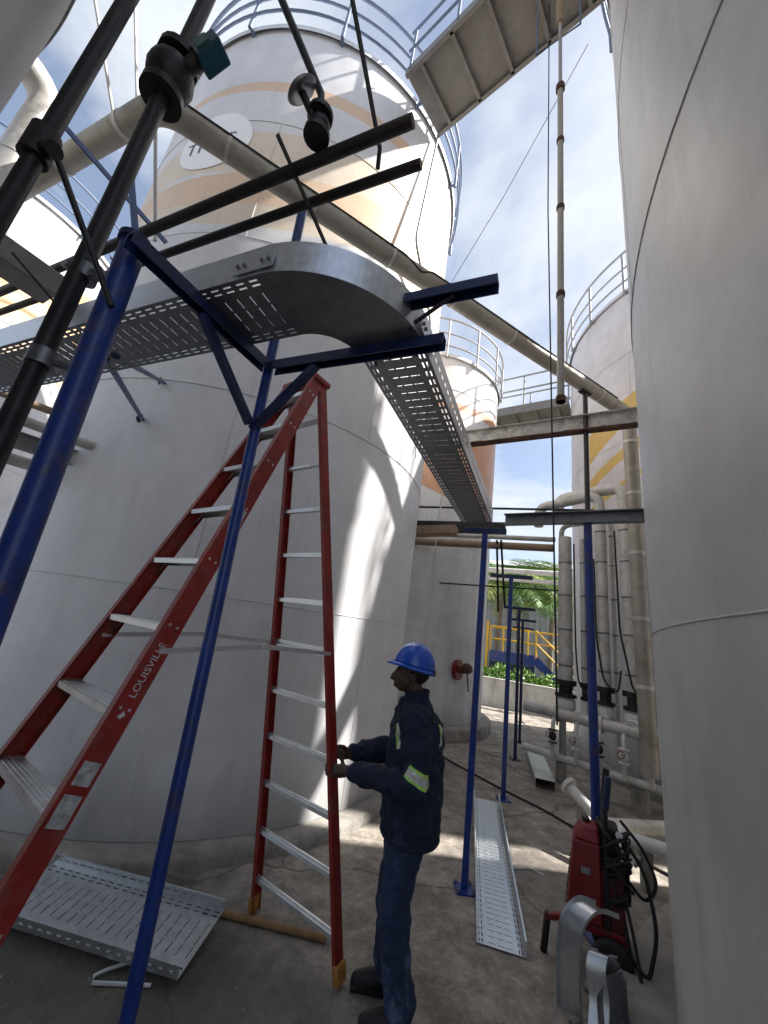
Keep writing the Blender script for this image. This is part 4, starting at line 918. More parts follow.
# ------------------------------------------------------------------ step ladder
def ladder():
    yaw = 0.636; A = Vector((-0.66, 2.40, 0)); hz = 3.45
    u = Vector((-math.sin(yaw), -math.cos(yaw), 0)); v = Vector((math.cos(yaw), -math.sin(yaw), 0)); Z = Vector((0, 0, 1))
    sr, sf, wt, wr, wf = 0.80, 1.26, 0.30, 0.763, 0.822
    t = thing('step_ladder', 'tall red fibreglass step ladder standing open under the tray', 'ladder', tuple(A)); 
    rails = {}
    def rail(nm, top, foot, wide, deep, side):
        d = (foot - top).normalized(); n = v.cross(d).normalized()
        q = MB(); q.bar(top, foot, wide, 0.005, v)                      # web (thin along v)
        for s in (-1, 1):
            o_ = n * s * (wide / 2 - 0.0025) - v * side * (deep / 2 - 0.002)
            q.bar(top + o_, foot + o_, 0.005, deep, v)
        o = q.build(nm, red, t); rails[nm + str(side)] = (top, foot, n, d, o)
        q = MB(); q.bar(foot + d * -0.10, foot + d * 0.0 + Z * 0.0, wide * 1.15, deep * 1.3, v); q.build('foot_pad', yellow_foot, o, bevel=0.006)
        return o
    off_ = u * 0.05
    for s in (1, -1):
        fr = rail('front_rail', off_ + v * s * wt / 2 + Z * hz, u * sf + v * s * wf / 2 + Z * 0.012, 0.088, 0.034, s)
        rr_ = rail('rear_rail', v * s * wt / 2 + Z * hz, -u * sr + v * s * wr / 2 + Z * 0.012, 0.062, 0.030, s)
    def at(key, z):
        top, foot, n, d, o = rails[key]; return top + (foot - top) * ((top.z - z) / (top.z - foot.z))
    for k in range(1, 12):
        z = 0.305 * k - 0.03
        a, b = at('front_rail-1', z), at('front_rail1', z)
        q = MB(); q.bar(a, b, 0.088, 0.004)
        for s in (-1, 1): q.bar(a + u * s * 0.042 - Z * 0.012, b + u * s * 0.042 - Z * 0.012, 0.004, 0.024)
        for r_ in range(5): q.bar(a + u * (-0.03 + 0.015 * r_) + Z * 0.003, b + u * (-0.03 + 0.015 * r_) + Z * 0.003, 0.004, 0.003)
        st_ = q.build('step', alu, t)
        for e, s in ((a, 1), (b, -1)):
            q = MB(); q.tube(e + v * s * 0.085 - Z * 0.018, e + v * s * 0.006 - Z * 0.075 + u * 0.0, 0.005, n=6); q.build('step_brace', galv_dull_shaded, st_)
    for k in range(11):
        z = 0.21 + 0.30 * k
        a, b = at('rear_rail-1', z), at('rear_rail1', z)
        q = MB(); q.bar(a, b, 0.030, 0.022); q.bar(a + Z * 0.016 - u * 0.006, b + Z * 0.016 - u * 0.006, 0.012, 0.012); q.build('rung', alu, t)
    # spreaders
    for s in ('-1', '1'):
        z = 1.72; a, b = at('rear_rail' + s, z), at('front_rail' + s, z - 0.02)
        mid = (a + b) / 2 + Z * 0.03
        q = MB(); q.bar(a, mid, 0.006, 0.022); q.bar(mid, b, 0.006, 0.022); q.tube(mid - v * 0.01, mid + v * 0.01, 0.012, n=10); q.build('spreader', alu, t)
    q = MB(); q.bar(at('rear_rail-1', 1.74), at('rear_rail1', 1.74), 0.012, 0.02); q.build('cross_bar', alu, t)
    # top cap
    q = MB(); q.obox(u * 0.02 + Z * (hz + 0.02), v * (wt / 2 + 0.02), u * 0.075, Z * 0.02); q.build('top_cap', red, t, bevel=0.008)
    # rivets, stickers and lettering on the right front rail
    top, foot, n, d, ro = rails['front_rail1']
    q = MB()
    for k in range(1, 12):
        p = at('front_rail1', 0.305 * k - 0.03)
        for s in (-1, 1): q.tube(p + n * s * 0.018 + v * 0.002, p + n * s * 0.018 + v * 0.006, 0.006, n=8)
    tag(q.build('rivets', alu, ro), kind='stuff')
    stk = mat('sticker', (0.42, 0.42, 0.42), 0.6, 0, 0.45, 45)
    for z, h_ in ((1.30, 0.035), (1.20, 0.045), (0.78, 0.16), (2.35, 0.05)):
        p = at('front_rail1', z); q = MB(); q.obox(p + v * 0.0040, n * 0.030, d * h_, v * 0.0006); q.build('sticker', stk, ro)
    me = text_mesh('LOUISVILLE', 0.040, 0.0004)
    for vv in me.vertices: vv.co = at('front_rail1', 1.66) - d * (vv.co.x * 1.05 - 0.03) + v * (0.0046 + vv.co.z) - n * vv.co.y * 1.0
    o = bpy.data.objects.new('lettering', me); C.objects.link(o); o.parent = ro; me.materials.clear(); me.materials.append(mat('lettering_white', (0.6, 0.6, 0.6), 0.5))
    c = at('front_rail1', 1.66) + d * 0.195 + v * 0.0048
    q = MB(); q.add([c - n * 0.014 + d * 0.008, c + d * 0.015, c + n * 0.014 + d * 0.0, c - d * 0.014, c - n * 0.005], [(0, 1, 4), (1, 2, 3, 4)]); q.build('logo_mark', mat('lettering_white', (0.6, 0.6, 0.6)), ro)
ladder()

# ------------------------------------------------------------------ red machine on wheels
def machine():
    t = thing('wheeled_machine', 'red wheeled machine with black handles and tangled hoses beside the right tank', 'machine', (1.79, 3.24, 0), R(-28))
    t.scale = (0.84, 0.84, 0.88)
    # tapered red housing
    def wedge(z0, z1, x0, x1, y0, y1, X0, X1, Y0, Y1):
        q = MB(); q.add([(x0, y0, z0), (x1, y0, z0), (x1, y1, z0), (x0, y1, z0), (X0, Y0, z1), (X1, Y0, z1), (X1, Y1, z1), (X0, Y1, z1)],
                        [(0, 3, 2, 1), (4, 5, 6, 7), (0, 1, 5, 4), (1, 2, 6, 5), (2, 3, 7, 6), (3, 0, 4, 7)]); return q
    h = wedge(0.30, 0.80, -0.20, 0.06, -0.17, 0.17, -0.14, 0.06, -0.14, 0.14).build('housing', red_paint, t, bevel=0.018)
    wedge(0.80, 0.90, -0.14, 0.06, -0.14, 0.14, -0.07, 0.05, -0.09, 0.09).build('hood', red_paint, t, bevel=0.02)
    q = MB(); q.box((0.14, 0.0, 0.44), 0.16, 0.28, 0.44); q.build('side_box', mat('dark_red_paint', (0.10, 0.012, 0.014), 0.5, 0, 0.3, 8), t, bevel=0.015)
    q = MB(); q.box((0.02, 0, 0.27), 0.44, 0.30, 0.05); q.bar((-0.17, -0.12, 0.28), (-0.35, -0.12, 0.22), 0.05, 0.04); q.build('chassis', red_paint, t, bevel=0.006)
    for k in range(6):
        q = MB(); q.obox((-0.196 + k * 0.006, -0.01, 0.36 + k * 0.05), (0.004, 0, 0), (0, 0.09, 0), (0.001, 0, 0.010)); q.build('vent_slat', black, h)
    q = MB(); q.obox((-0.05, -0.163, 0.62), (0.032, 0.002, 0), (0, 0.002, 0), (0.0, 0.0025, 0.02)); q.build('data_plate', galv_dull_shaded, h)
    q = MB(); q.tube((-0.04, 0, 0.895), (-0.04, 0, 0.925), 0.03, n=16); q.build('filler_cap', black, h)
    for s in (-1, 1):
        w = MB(); w.lathe([(0.05, -0.03), (0.125, -0.035), (0.14, -0.02), (0.14, 0.02), (0.125, 0.035), (0.05, 0.03)], (0.12, s * 0.20, 0.14), 28, (0, 1, 0)); wo = w.build('wheel', rubber, t)
        w = MB(); w.lathe([(0.0, -0.025), (0.055, -0.032), (0.06, 0.0), (0.055, 0.032), (0.0, 0.025)], (0.12, s * 0.20, 0.14), 20, (0, 1, 0)); w.build('hub', galv_dull_shaded, wo)
    q = MB(); q.tube((0.12, -0.2, 0.14), (0.12, 0.2, 0.14), 0.014, n=10); q.build('axle', black, t)
    q = MB(); q.tube((-0.33, -0.12, 0.25), (-0.36, -0.12, 0.0), 0.026, n=12); q.build('leg', black, t)
    for s in (-1, 1):
        q = MB(); q.path(round_path([(0.10, s * 0.14 , 0.3), (0.10, s * 0.14, 1.12), (0.13, s * 0.14, 1.28)], 0.08), 0.019, 12); hd = q.build('handle', black_pipe, t)
        q = MB(); q.tube((0.104, s * 0.14, 1.06), (0.13, s * 0.14, 1.285), 0.027, n=14); q.build('grip', blue_dark if s < 0 else rubber, hd)
    q = MB(); q.tube((0.10, -0.14, 0.70), (0.10, 0.14, 0.70), 0.016, n=10); q.build('cross_bar', black_pipe, t)
    q = MB(); q.box((0.13, 0.0, 0.80), 0.13, 0.22, 0.26); q.build('engine_block', black, t, bevel=0.02)
    for k in range(7):
        q = MB(); c = (0.06 + random.uniform(0, 0.15), random.uniform(-0.11, 0.11), 0.68 + random.uniform(0, 0.28)); r_ = random.uniform(0.018, 0.04)
        q.tube(c, (c[0] + random.uniform(-0.06, 0.06), c[1] - random.uniform(0.03, 0.10), c[2] + random.uniform(-0.05, 0.05)), r_, n=12); q.build('fitting', (black, galv_dull_shaded, alu, black)[k % 4], t)
    for i in range(16):
        a0 = random.uniform(0, 6.28); cz = random.uniform(0.62, 0.9); rr_ = random.uniform(0.11, 0.2); q = MB()
        pts = []
        for k in range(15):
            a = a0 + k * random.uniform(0.36, 0.44); pts.append((0.16 + rr_ * 0.65 * math.cos(a), rr_ * math.sin(a) * 1.05, cz + 0.13 * math.sin(a * 0.9 + i) - 0.008 * k))
        q.path(round_path(pts, 0.05, 3), random.choice((0.009, 0.011, 0.014)), 8); q.build('hose', rubber, t)
    for pts, r_ in (([(0.22, 0.02, 0.85), (0.36, -0.06, 0.72), (0.42, -0.16, 0.40), (0.34, -0.22, 0.14), (0.24, -0.18, 0.2), (0.2, -0.1, 0.45)], 0.014),
                    ([(0.22, 0.08, 0.95), (0.38, 0.08, 0.80), (0.46, 0.0, 0.62), (0.36, -0.05, 0.5), (0.24, -0.05, 0.62)], 0.012),
                    ([(0.2, -0.1, 0.6), (0.27, -0.2, 0.3), (0.3, -0.34, 0.05), (0.22, -0.5, 0.02), (0.28, -0.66, 0.02)], 0.012)):
        q = MB(); q.path(round_path(pts, 0.12), r_, 10); q.build('hose', rubber, t)
machine()

# curved tray pieces standing and lying by the machine
def strip(pts, side, w, fl, n=6):
    """channel strip following pts (list of Vectors) with width along side and flanges along local normal"""
    P = round_path(pts, 0.16, n); S = Vector(side).normalized(); q = MB(); vs = []; fs = []; N = len(P)
    rows = []
    for i, p in enumerate(P):
        t_ = (P[min(i + 1, N - 1)] - P[max(i - 1, 0)]).normalized(); nn = t_.cross(S).normalized()
        rows.append([p - S * w / 2 + nn * fl, p - S * w / 2, p + S * w / 2, p + S * w / 2 + nn * fl])
    for k in range(3):
        vs = []; fs = []
        for r_ in rows: vs += [r_[k], r_[k + 1]]
        for i in range(N - 1): fs.append((2 * i, 2 * i + 1, 2 * i + 3, 2 * i + 2))
        q.add(vs, fs, True)
    return q
cb = thing('curved_tray', 'shiny curved tray riser standing on end in front of the red machine', 'cable tray', (1.46, 2.84, 0)); cb.scale = (0.78, 0.78, 0.82)
q = strip([Vector(p) for p in ((0.26, 0.02, 0.58), (0.10, 0.0, 0.62), (-0.02, 0.0, 0.52), (-0.05, 0.0, 0.30), (-0.04, 0.0, 0.004))], (0.6, -0.8, 0), 0.17, 0.03, 10); q.build('tray_sheet', galv, cb)
cb2 = thing('curved_tray', 'small bright curled sheet leaning in front of the standing tray riser', 'cable tray', (1.44, 2.63, 0)); cb2.scale = (0.85, 0.85, 0.85)
q = strip([Vector(p) for p in ((0.14, 0.06, 0.44), (0.05, 0.02, 0.47), (0.02, 0.0, 0.40), (0.04, -0.01, 0.25), (0.0, -0.05, 0.14))], (0.9, -0.35, 0), 0.11, 0.012, 10); q.build('tray_sheet', galv, cb2)
cb3 = thing('curved_tray', 'dull curved tray bend lying nearest the bottom edge by the right tank', 'cable tray', (1.56, 2.58, 0)); cb3.scale = (0.8, 0.8, 0.8)
q = strip([Vector(p) for p in ((0.02, 0.14, 0.36), (-0.02, 0.10, 0.30), (-0.05, 0.02, 0.12), (-0.06, -0.20, 0.012))], (0.94, 0.35, 0), 0.22, 0.05, 10); q.build('tray_sheet', galv_dull_shaded, cb3)

# ------------------------------------------------------------------ person
def remesh_obj(mb, name, material, parent, voxel, smooth=6, disp=None):
    o = mb.build(name, material, parent)
    md = o.modifiers.new('remesh', 'REMESH'); md.mode = 'VOXEL'; md.voxel_size = voxel; md.use_smooth_shade = True
    if smooth:
        sm = o.modifiers.new('smooth', 'SMOOTH'); sm.factor = 0.5; sm.iterations = smooth
    if disp:
        tx = bpy.data.textures.new(name + '_folds', 'CLOUDS'); tx.noise_scale = disp[1]; tx.noise_depth = 2
        dm = o.modifiers.new('folds', 'DISPLACE'); dm.texture = tx; dm.strength = disp[0]; dm.mid_level = 0.5; dm.texture_coords = 'LOCAL'
        sm = o.modifiers.new('smooth2', 'SMOOTH'); sm.factor = 0.5; sm.iterations = 2
    bake(o)
    o.data.polygons.foreach_set('use_smooth', [True] * len(o.data.polygons))
    return o
def rings(mb, R_, n=24):
    """stack of ellipses (cx, cy, z, rx, ry) closed at both ends"""
    vs = []; fs = []
    for (cx, cy, z, rx, ry) in R_:
        for k in range(n):
            a = 2 * math.pi * k / n; vs.append((cx + rx * math.cos(a), cy + ry * math.sin(a), z))
    N = len(R_)
    for i in range(N - 1):
        for k in range(n): fs.append((i * n + k, i * n + (k + 1) % n, (i + 1) * n + (k + 1) % n, (i + 1) * n + k))
    fs.append(tuple(range(n))[::-1]); fs.append(tuple((N - 1) * n + k for k in range(n)))
    mb.add(vs, fs); return mb
def chain(mb, pts, rad, n=12):
    P = [Vector(p) for p in pts]; mb.path(P, list(rad), n)
    for p, r_ in ((P[0], rad[0]), (P[-1], rad[-1])): mb.ball(p, r_ * 0.98, 12)
    for p, r_ in zip(P[1:-1], rad[1:-1]): mb.ball(p, r_ * 0.97, 12)
    return mb
def person():
    t = thing('person', 'man in navy work jacket, jeans and blue hard hat holding the ladder', 'person', (0.385, 2.67, 0), math.pi - 0.06)
    # local frame: +x forward, +y his left (camera side), z up
    skin = mat('skin', (0.075, 0.040, 0.026), 0.5, 0, 0.15, 20, 0.08, 120)
    navy = mat('navy_cloth', (0.010, 0.016, 0.042), 0.85, 0, 0.35, 16, 0.35, 220)
    jeans = mat('jeans', (0.020, 0.034, 0.085), 0.85, 0, 0.30, 14, 0.35, 260, dirt=(0.20, 0.27, 0.40), dirt_amt=0.9, dirt_scale=3.2)
    boot = mat('boot_leather', (0.012, 0.011, 0.011), 0.6, 0, 0.3, 14, 0.2, 80)
    hip = {1: (-0.01, 0.095, 0.93), -1: (-0.01, -0.095, 0.93)}
    knee = {1: (0.035, 0.10, 0.50), -1: (0.04, -0.115, 0.50)}
    ank = {1: (-0.045, 0.10, 0.09), -1: (0.015, -0.135, 0.09)}
    sh = {1: (0.015, 0.19, 1.44), -1: (0.03, -0.18, 1.44)}
    el_ = {1: (0.0, 0.285, 1.13), -1: (0.10, -0.24, 1.17)}
    wr = {1: (0.365, 0.055, 1.085), -1: (0.38, -0.075, 1.145)}
    rail_x = 0.474
    gy = {1: 0.0, -1: 0.0}; gz = {1: 1.075, -1: 1.145}
    b = MB()
    # head and neck
    hx = 0.065
    b.ball((hx - 0.01, 0, 1.685), 0.10, 20, (0.98, 0.77, 1.05))
    b.ball((hx + 0.03, 0, 1.63), 0.078, 16, (0.90, 0.80, 1.05))
    b.ball((hx + 0.045, 0, 1.585), 0.048, 14, (1.0, 0.95, 0.75))            # chin
    b.path([(hx + 0.092, 0, 1.672), (hx + 0.112, 0, 1.640), (hx + 0.120, 0, 1.625), (hx + 0.095, 0, 1.613)], [0.010, 0.014, 0.018, 0.012], 10)   # nose
    b.ball((hx + 0.094, 0, 1.594), 0.021, 10, (0.7, 1.2, 0.45)); b.ball((hx + 0.092, 0, 1.580), 0.020, 10, (0.7, 1.15, 0.5))     # lips
    b.ball((hx + 0.083, 0, 1.682), 0.03, 10, (0.55, 1.7, 0.35))             # brow
    for s in (-1, 1):
        b.ball((hx - 0.012, s * 0.078, 1.640), 0.030, 10, (0.62, 0.35, 1.05))  # ear
        b.ball((hx + 0.06, s * 0.045, 1.625), 0.025, 10, (0.8, 0.6, 0.8))     # cheek
    chain(b, [(0.0, 0, 1.44), (0.025, 0, 1.53), (hx - 0.01, 0, 1.62)], (0.068, 0.058, 0.058))
    rings(b, [(0, 0, 0.92, 0.09, 0.14), (0, 0, 1.05, 0.09, 0.13), (0.005, 0, 1.25, 0.10, 0.15), (0.01, 0, 1.40, 0.09, 0.15), (0.0, 0, 1.47, 0.06, 0.09)])
    for s in (-1, 1):
        chain(b, [sh[s], el_[s], wr[s]], (0.05, 0.042, 0.029))
        chain(b, [hip[s], knee[s], ank[s]], (0.078, 0.055, 0.038))
        chain(b, [ank[s], (ank[s][0] + 0.10, ank[s][1], 0.045), (ank[s][0] + 0.17, ank[s][1], 0.035)], (0.037, 0.035, 0.028))
        # palm beside the rail, fingers round it, thumb on the near side
        w = Vector(wr[s]); z0 = gz[s]; yo = 0.030 * s
        pc = Vector((rail_x - 0.045, yo + 0.014 * s, z0))
        b.path([w, w.lerp(pc, 0.6), pc, Vector((rail_x - 0.005, yo + 0.024 * s, z0))], [0.028, 0.034, 0.038, 0.030], 12)
        for k in range(4):
            fz = z0 + 0.030 - 0.021 * k; L = (0.94, 1.0, 0.96, 0.82)[k]; r_ = (0.0092, 0.0096, 0.0092, 0.0082)[k]
            chain(b, [(rail_x - 0.010, yo + 0.026 * s, fz), (rail_x + 0.030 * L, yo + 0.016 * s, fz + 0.003), (rail_x + 0.044 * L, yo - 0.012 * s, fz), (rail_x + 0.030 * L, yo - 0.040 * s, fz - 0.004), (rail_x + 0.006, yo - 0.046 * s, fz - 0.004)], (r_ * 1.1, r_ * 1.05, r_, r_ * 0.95, r_ * 0.8), 8)
        chain(b, [(rail_x - 0.062, yo, z0 + 0.022), (rail_x - 0.045, yo - 0.030 * s, z0 + 0.046), (rail_x - 0.022, yo - 0.047 * s, z0 + 0.052), (rail_x + 0.0, yo - 0.05 * s, z0 + 0.046)], (0.014, 0.012, 0.0105, 0.009), 8)
    remesh_obj(b, 'body', skin, t, 0.0045, 3)
    # eyes
    q = MB()
    for s in (-1, 1): q.ball((hx + 0.080, s * 0.033, 1.660), 0.010, 12)
    q.build('eyes', mat('eye_white', (0.10, 0.09, 0.08), 0.3), t)
    q = MB(); q.ball((hx - 0.028, 0, 1.685), 0.100, 18, (0.95, 0.83, 0.9)); q.build('hair', mat('hair_black', (0.008, 0.007, 0.007), 0.8), t)
    # jacket
    j = MB()
    rings(j, [(-0.02, 0, 0.80, 0.158, 0.205), (-0.02, 0, 0.88, 0.172, 0.215), (-0.015, 0, 1.00, 0.176, 0.215), (-0.01, 0, 1.15, 0.176, 0.215), (-0.01, 0, 1.30, 0.168, 0.215), (-0.01, 0, 1.40, 0.145, 0.205), (0.0, 0, 1.46, 0.098, 0.155), (0.005, 0, 1.50, 0.075, 0.095), (0.015, 0, 1.545, 0.072, 0.075)])
    for s in (-1, 1):
        e = Vector(el_[s]); w = Vector(wr[s])
        chain(j, [(0.0, s * 0.13, 1.455), Vector(sh[s]) + Vector((0, 0, -0.01)), Vector(sh[s]).lerp(e, 0.5), e, e.lerp(w, 0.5), e.lerp(w, 0.93)], (0.06, 0.095, 0.092, 0.082, 0.070, 0.055), 16)
    jk = remesh_obj(j, 'jacket', navy, t, 0.008, 5, (0.050, 0.065))
    # collar
    q = MB(); q.lathe([(0.072, -0.02), (0.078, 0.02), (0.083, 0.045), (0.072, 0.05), (0.062, 0.01)], (0.012, 0, 1.525), 24, (0.12, 0, 1)); q.build('collar', navy, jk)
    # reflective strips pressed onto the jacket
    lime = mat('lime_reflective', (0.42, 0.75, 0.12), 0.5, 0, 0.08, 10); silv = mat('silver_reflective', (0.60, 0.64, 0.60), 0.35, 0.3, 0.1, 30)
    def sticker(c, ux, uy, nrm, L, W):
        c, ux, uy, nrm = Vector(c), Vector(ux).normalized(), Vector(uy).normalized(), Vector(nrm).normalized()
        for nm, w0, w1, mt_, lift in (('reflective_strip', -W / 2, W / 2, lime, 0.003), ('silver_band', -W * 0.30, W * 0.30, silv, 0.005)):
            q = MB(); vs = []; fs = []; nx, ny = 14, 5
            for i in range(nx + 1):
                for k in range(ny + 1): vs.append(c + ux * (L * (i / nx - 0.5)) + uy * (w0 + (w1 - w0) * k / ny) + nrm * 0.12)
            for i in range(nx):
                for k in range(ny): fs.append((i * (ny + 1) + k, (i + 1) * (ny + 1) + k, (i + 1) * (ny + 1) + k + 1, i * (ny + 1) + k + 1))
            q.add(vs, fs, True); o = q.build(nm, mt_, jk)
            dgm = jk.data
            from mathutils.bvhtree import BVHTree
            bv = BVHTree.FromPolygons([vv.co for vv in dgm.vertices], [p.vertices[:] for p in dgm.polygons])
            for vv in o.data.vertices:
                hit = bv.ray_cast(vv.co, -nrm, 0.4)
                if hit[0] is not None: vv.co = hit[0] + nrm * lift
                else: vv.co = vv.co - nrm * 0.13
    sticker((0.105, 0.15, 1.335), (-0.45, 0.1, -1), (1, -0.4, -0.4), (0.6, 0.85, 0.15), 0.14, 0.075)
    sticker((-0.125, 0.12, 1.36), (-0.05, 0.1, -1), (0.6, 1, 0), (-1, 0.55, 0.1), 0.11, 0.05)
    sticker((-0.01, 0.30, 1.185), (1, 0.0, 0.42), (-0.42, 0, 1), (0.0, 1, 0.0), 0.14, 0.066)
    q = MB(); q.lathe([(0.168, -0.012), (0.176, 0.0), (0.168, 0.014)], (0, 0, 0), 32); q.v = [(v_[0] - 0.02, v_[1] * 1.24, v_[2] + 0.815) for v_ in q.v]; q.build('hem_band', navy, jk)
    # trousers
    p_ = MB()
    rings(p_, [(-0.01, 0, 0.84, 0.125, 0.165), (-0.015, 0, 0.92, 0.135, 0.175), (-0.01, 0, 1.02, 0.12, 0.165)])
    for s in (-1, 1):
        h_, k_, a_ = Vector(hip[s]), Vector(knee[s]), Vector(ank[s])
        chain(p_, [h_, h_.lerp(k_, 0.4), k_, k_.lerp(a_, 0.45), a_ + Vector((0, 0, 0.03))], (0.112, 0.102, 0.086, 0.082, 0.080), 16)
    remesh_obj(p_, 'trousers', jeans, t, 0.008, 4, (0.040, 0.08))
    # boots
    for s in (-1, 1):
        a_ = ank[s]; q = MB()
        chain(q, [(a_[0] - 0.005, a_[1], 0.15), (a_[0], a_[1], 0.075), (a_[0] + 0.09, a_[1], 0.055), (a_[0] + 0.165, a_[1], 0.040)], (0.050, 0.050, 0.046, 0.038), 14)
        q.box((a_[0] + 0.072, a_[1], 0.012), 0.255, 0.075, 0.024)
        remesh_obj(q, 'boot', boot, t, 0.006, 4)
    # watch
    q = MB(); wv = Vector(wr[1]); d = (Vector((rail_x - 0.05, 0.04, 1.105)) - wv).normalized(); q.tube(wv + d * 0.000 - d * 0.014, wv + d * 0.012, 0.038, n=20); q.build('watch', alu, t)
    # hard hat
    hat = mat('hat_blue', (0.012, 0.085, 0.52), 0.28, 0, 0.06, 6, coat=0.4)
    hc = Vector((hx - 0.012, 0, 1.712)); q = MB(); vs = []; fs = []; n, mrow = 40, 14
    for i in range(mrow + 1):
        th = math.pi / 2 * i / mrow
        for k in range(n):
            a = 2 * math.pi * k / n
            rx, ry, rz = 0.133, 0.112, 0.140
            x, y, z = rx * math.sin(th) * math.cos(a), ry * math.sin(th) * math.sin(a), rz * math.cos(th)
            ridge = 0.007 * math.exp(-(y / 0.014) ** 2) * (1 - i / mrow) ** 0.5 + 0.004 * math.exp(-((abs(y) - 0.045) / 0.008) ** 2) * (1 - i / mrow)
            vs.append(hc + Vector((x, y, z + ridge)))
    for i in range(mrow):
        for k in range(n): fs.append((i * n + k, (i + 1) * n + k, (i + 1) * n + (k + 1) % n, i * n + (k + 1) % n))
    q.add(vs, fs, True)
    # brim, long at the front
    rows = []
    vs = []; fs = []
    for k in range(n):
        a = 2 * math.pi * k / n; f_ = max(0.0, math.cos(a)) ** 3
        for e, dz in ((0.0, 0.002), (0.012 + 0.034 * f_, -0.012 - 0.008 * f_), (0.012 + 0.034 * f_, -0.018 - 0.008 * f_), (-0.006, -0.010)):
            vs.append(hc + Vector(((0.133 + e) * math.cos(a), (0.113 + e * 0.8) * math.sin(a), dz)))
    for k in range(n):
        for i in range(3): fs.append((k * 4 + i, ((k + 1) % n) * 4 + i, ((k + 1) % n) * 4 + i + 1, k * 4 + i + 1))
    q.add(vs, fs, True)
    # tilt a little back
    piv = Vector((hx, 0, 1.70)); rot = Matrix.Rotation(R(-9), 3, 'Y')
    q.v = [tuple(piv + rot @ (Vector(v_) - piv)) for v_ in q.v]
    hh = q.build('hard_hat', hat, t, solid=0.003)
    q = MB(); q.box((hx - 0.135, 0, 1.685), 0.03, 0.10, 0.035); q.build('hat_suspension', rubber, hh)
    for s in (-1, 1):
        q = MB(); q.path([(hx - 0.03, s * 0.088, 1.70), (hx - 0.005, s * 0.083, 1.63), (hx + 0.03, s * 0.055, 1.575)], 0.004, 6); q.build('chin_strap', rubber, hh)
person()

# ------------------------------------------------------------------ low wall and the yard beyond
wl_a, wl_b = Vector((-3.0, 17.5, 0)), Vector((16.0, 9.05, 0))
lw = thing('boundary_wall', 'low stained whitewashed wall beyond the tee posts', 'wall', tuple((wl_a + wl_b) / 2)); o0 = Vector(lw.location)
q = MB(); q.bar(wl_a - o0 + Vector((0, 0, 0.41)), wl_b - o0 + Vector((0, 0, 0.41)), 0.15, 0.84); q.build('wall_body', conc_wall, lw)
q = MB(); q.bar(wl_a - o0 + Vector((0, 0, 0.85)), wl_b - o0 + Vector((0, 0, 0.85)), 0.19, 0.05); q.build('coping', conc_wall, lw, bevel=0.008)
lawn = MB(); wd = (wl_b - wl_a).normalized(); wn_ = Vector((-wd.y, wd.x, 0))
lawn.add([wl_a - wd * 20 + wn_ * 0.3 + Vector((0, 0, 0.004)), wl_b + wd * 20 + wn_ * 0.3 + Vector((0, 0, 0.004)), wl_b + wd * 20 + wn_ * 3.0 + Vector((0, 0, 0.004)), wl_a - wd * 20 + wn_ * 3.0 + Vector((0, 0, 0.004))], [(0, 1, 2, 3)])
tag(lawn.build('lawn', mat('lawn_soil', (0.06, 0.10, 0.03), 0.95, 0, 0.4, 6)), 'green strip of planting beyond the low wall', 'lawn', kind='structure')

leaf_m = []
for k, c in enumerate(((0.12, 0.24, 0.04), (0.18, 0.30, 0.055), (0.075, 0.16, 0.03), (0.26, 0.32, 0.07))):
    ml = mat('leaf_%d' % k, c, 0.5, 0, 0.3, 3)
    nb = ml.node_tree.nodes['Principled BSDF']; nb.inputs['Transmission Weight'].default_value = 0.0
    nb.inputs['Subsurface Weight'].default_value = 0.0
    leaf_m.append(ml)
def shrub(lab, c, rx, ry, rz, n, group):
    t = thing('shrub', lab, 'shrub', c, 0, group)
    for mi in range(2):
        q = MB()
        for _ in range(n):
            a, b_, rr_ = random.uniform(0, 6.28), random.uniform(-0.2, 1), random.uniform(0.35, 1) ** 0.5
            h_ = math.sqrt(max(0, 1 - b_ * b_)); p = Vector((rx * rr_ * h_ * math.cos(a), ry * rr_ * h_ * math.sin(a), rz * (0.35 + 0.65 * b_ * rr_)))
            d = Vector((random.uniform(-1, 1), random.uniform(-1, 1), random.uniform(-0.3, 1))).normalized(); s = d.cross(Vector((random.uniform(-1, 1), random.uniform(-1, 1), 0.3))).normalized()
            L, W = random.uniform(0.09, 0.2), random.uniform(0.025, 0.06)
            q.add([p, p + d * L * 0.5 + s * W, p + d * L, p + d * L * 0.5 - s * W], [(0, 1, 2, 3)])
        tag(q.build('foliage', leaf_m[(mi * 3 + len(lab)) % 4], t), kind='stuff')
    q = MB()
    for k in range(5): q.tube((random.uniform(-0.1, 0.1), random.uniform(-0.1, 0.1), 0), (random.uniform(-rx, rx) * 0.6, random.uniform(-ry, ry) * 0.6, rz * 0.7), 0.02, 0.008, n=6)
    q.build('stems', wood, t)
for i in range(9):
    p = wl_a.lerp(wl_b, 0.32 + 0.04 * i) + wn_ * random.uniform(0.7, 1.2)
    shrub(('%s low shrub from the left behind the low wall' % ('first second third fourth fifth sixth seventh eighth ninth'.split()[i])), (p.x, p.y, 0), random.uniform(0.55, 0.75), 0.5, random.uniform(1.0, 1.35), 340, 'shrubs behind the low wall')
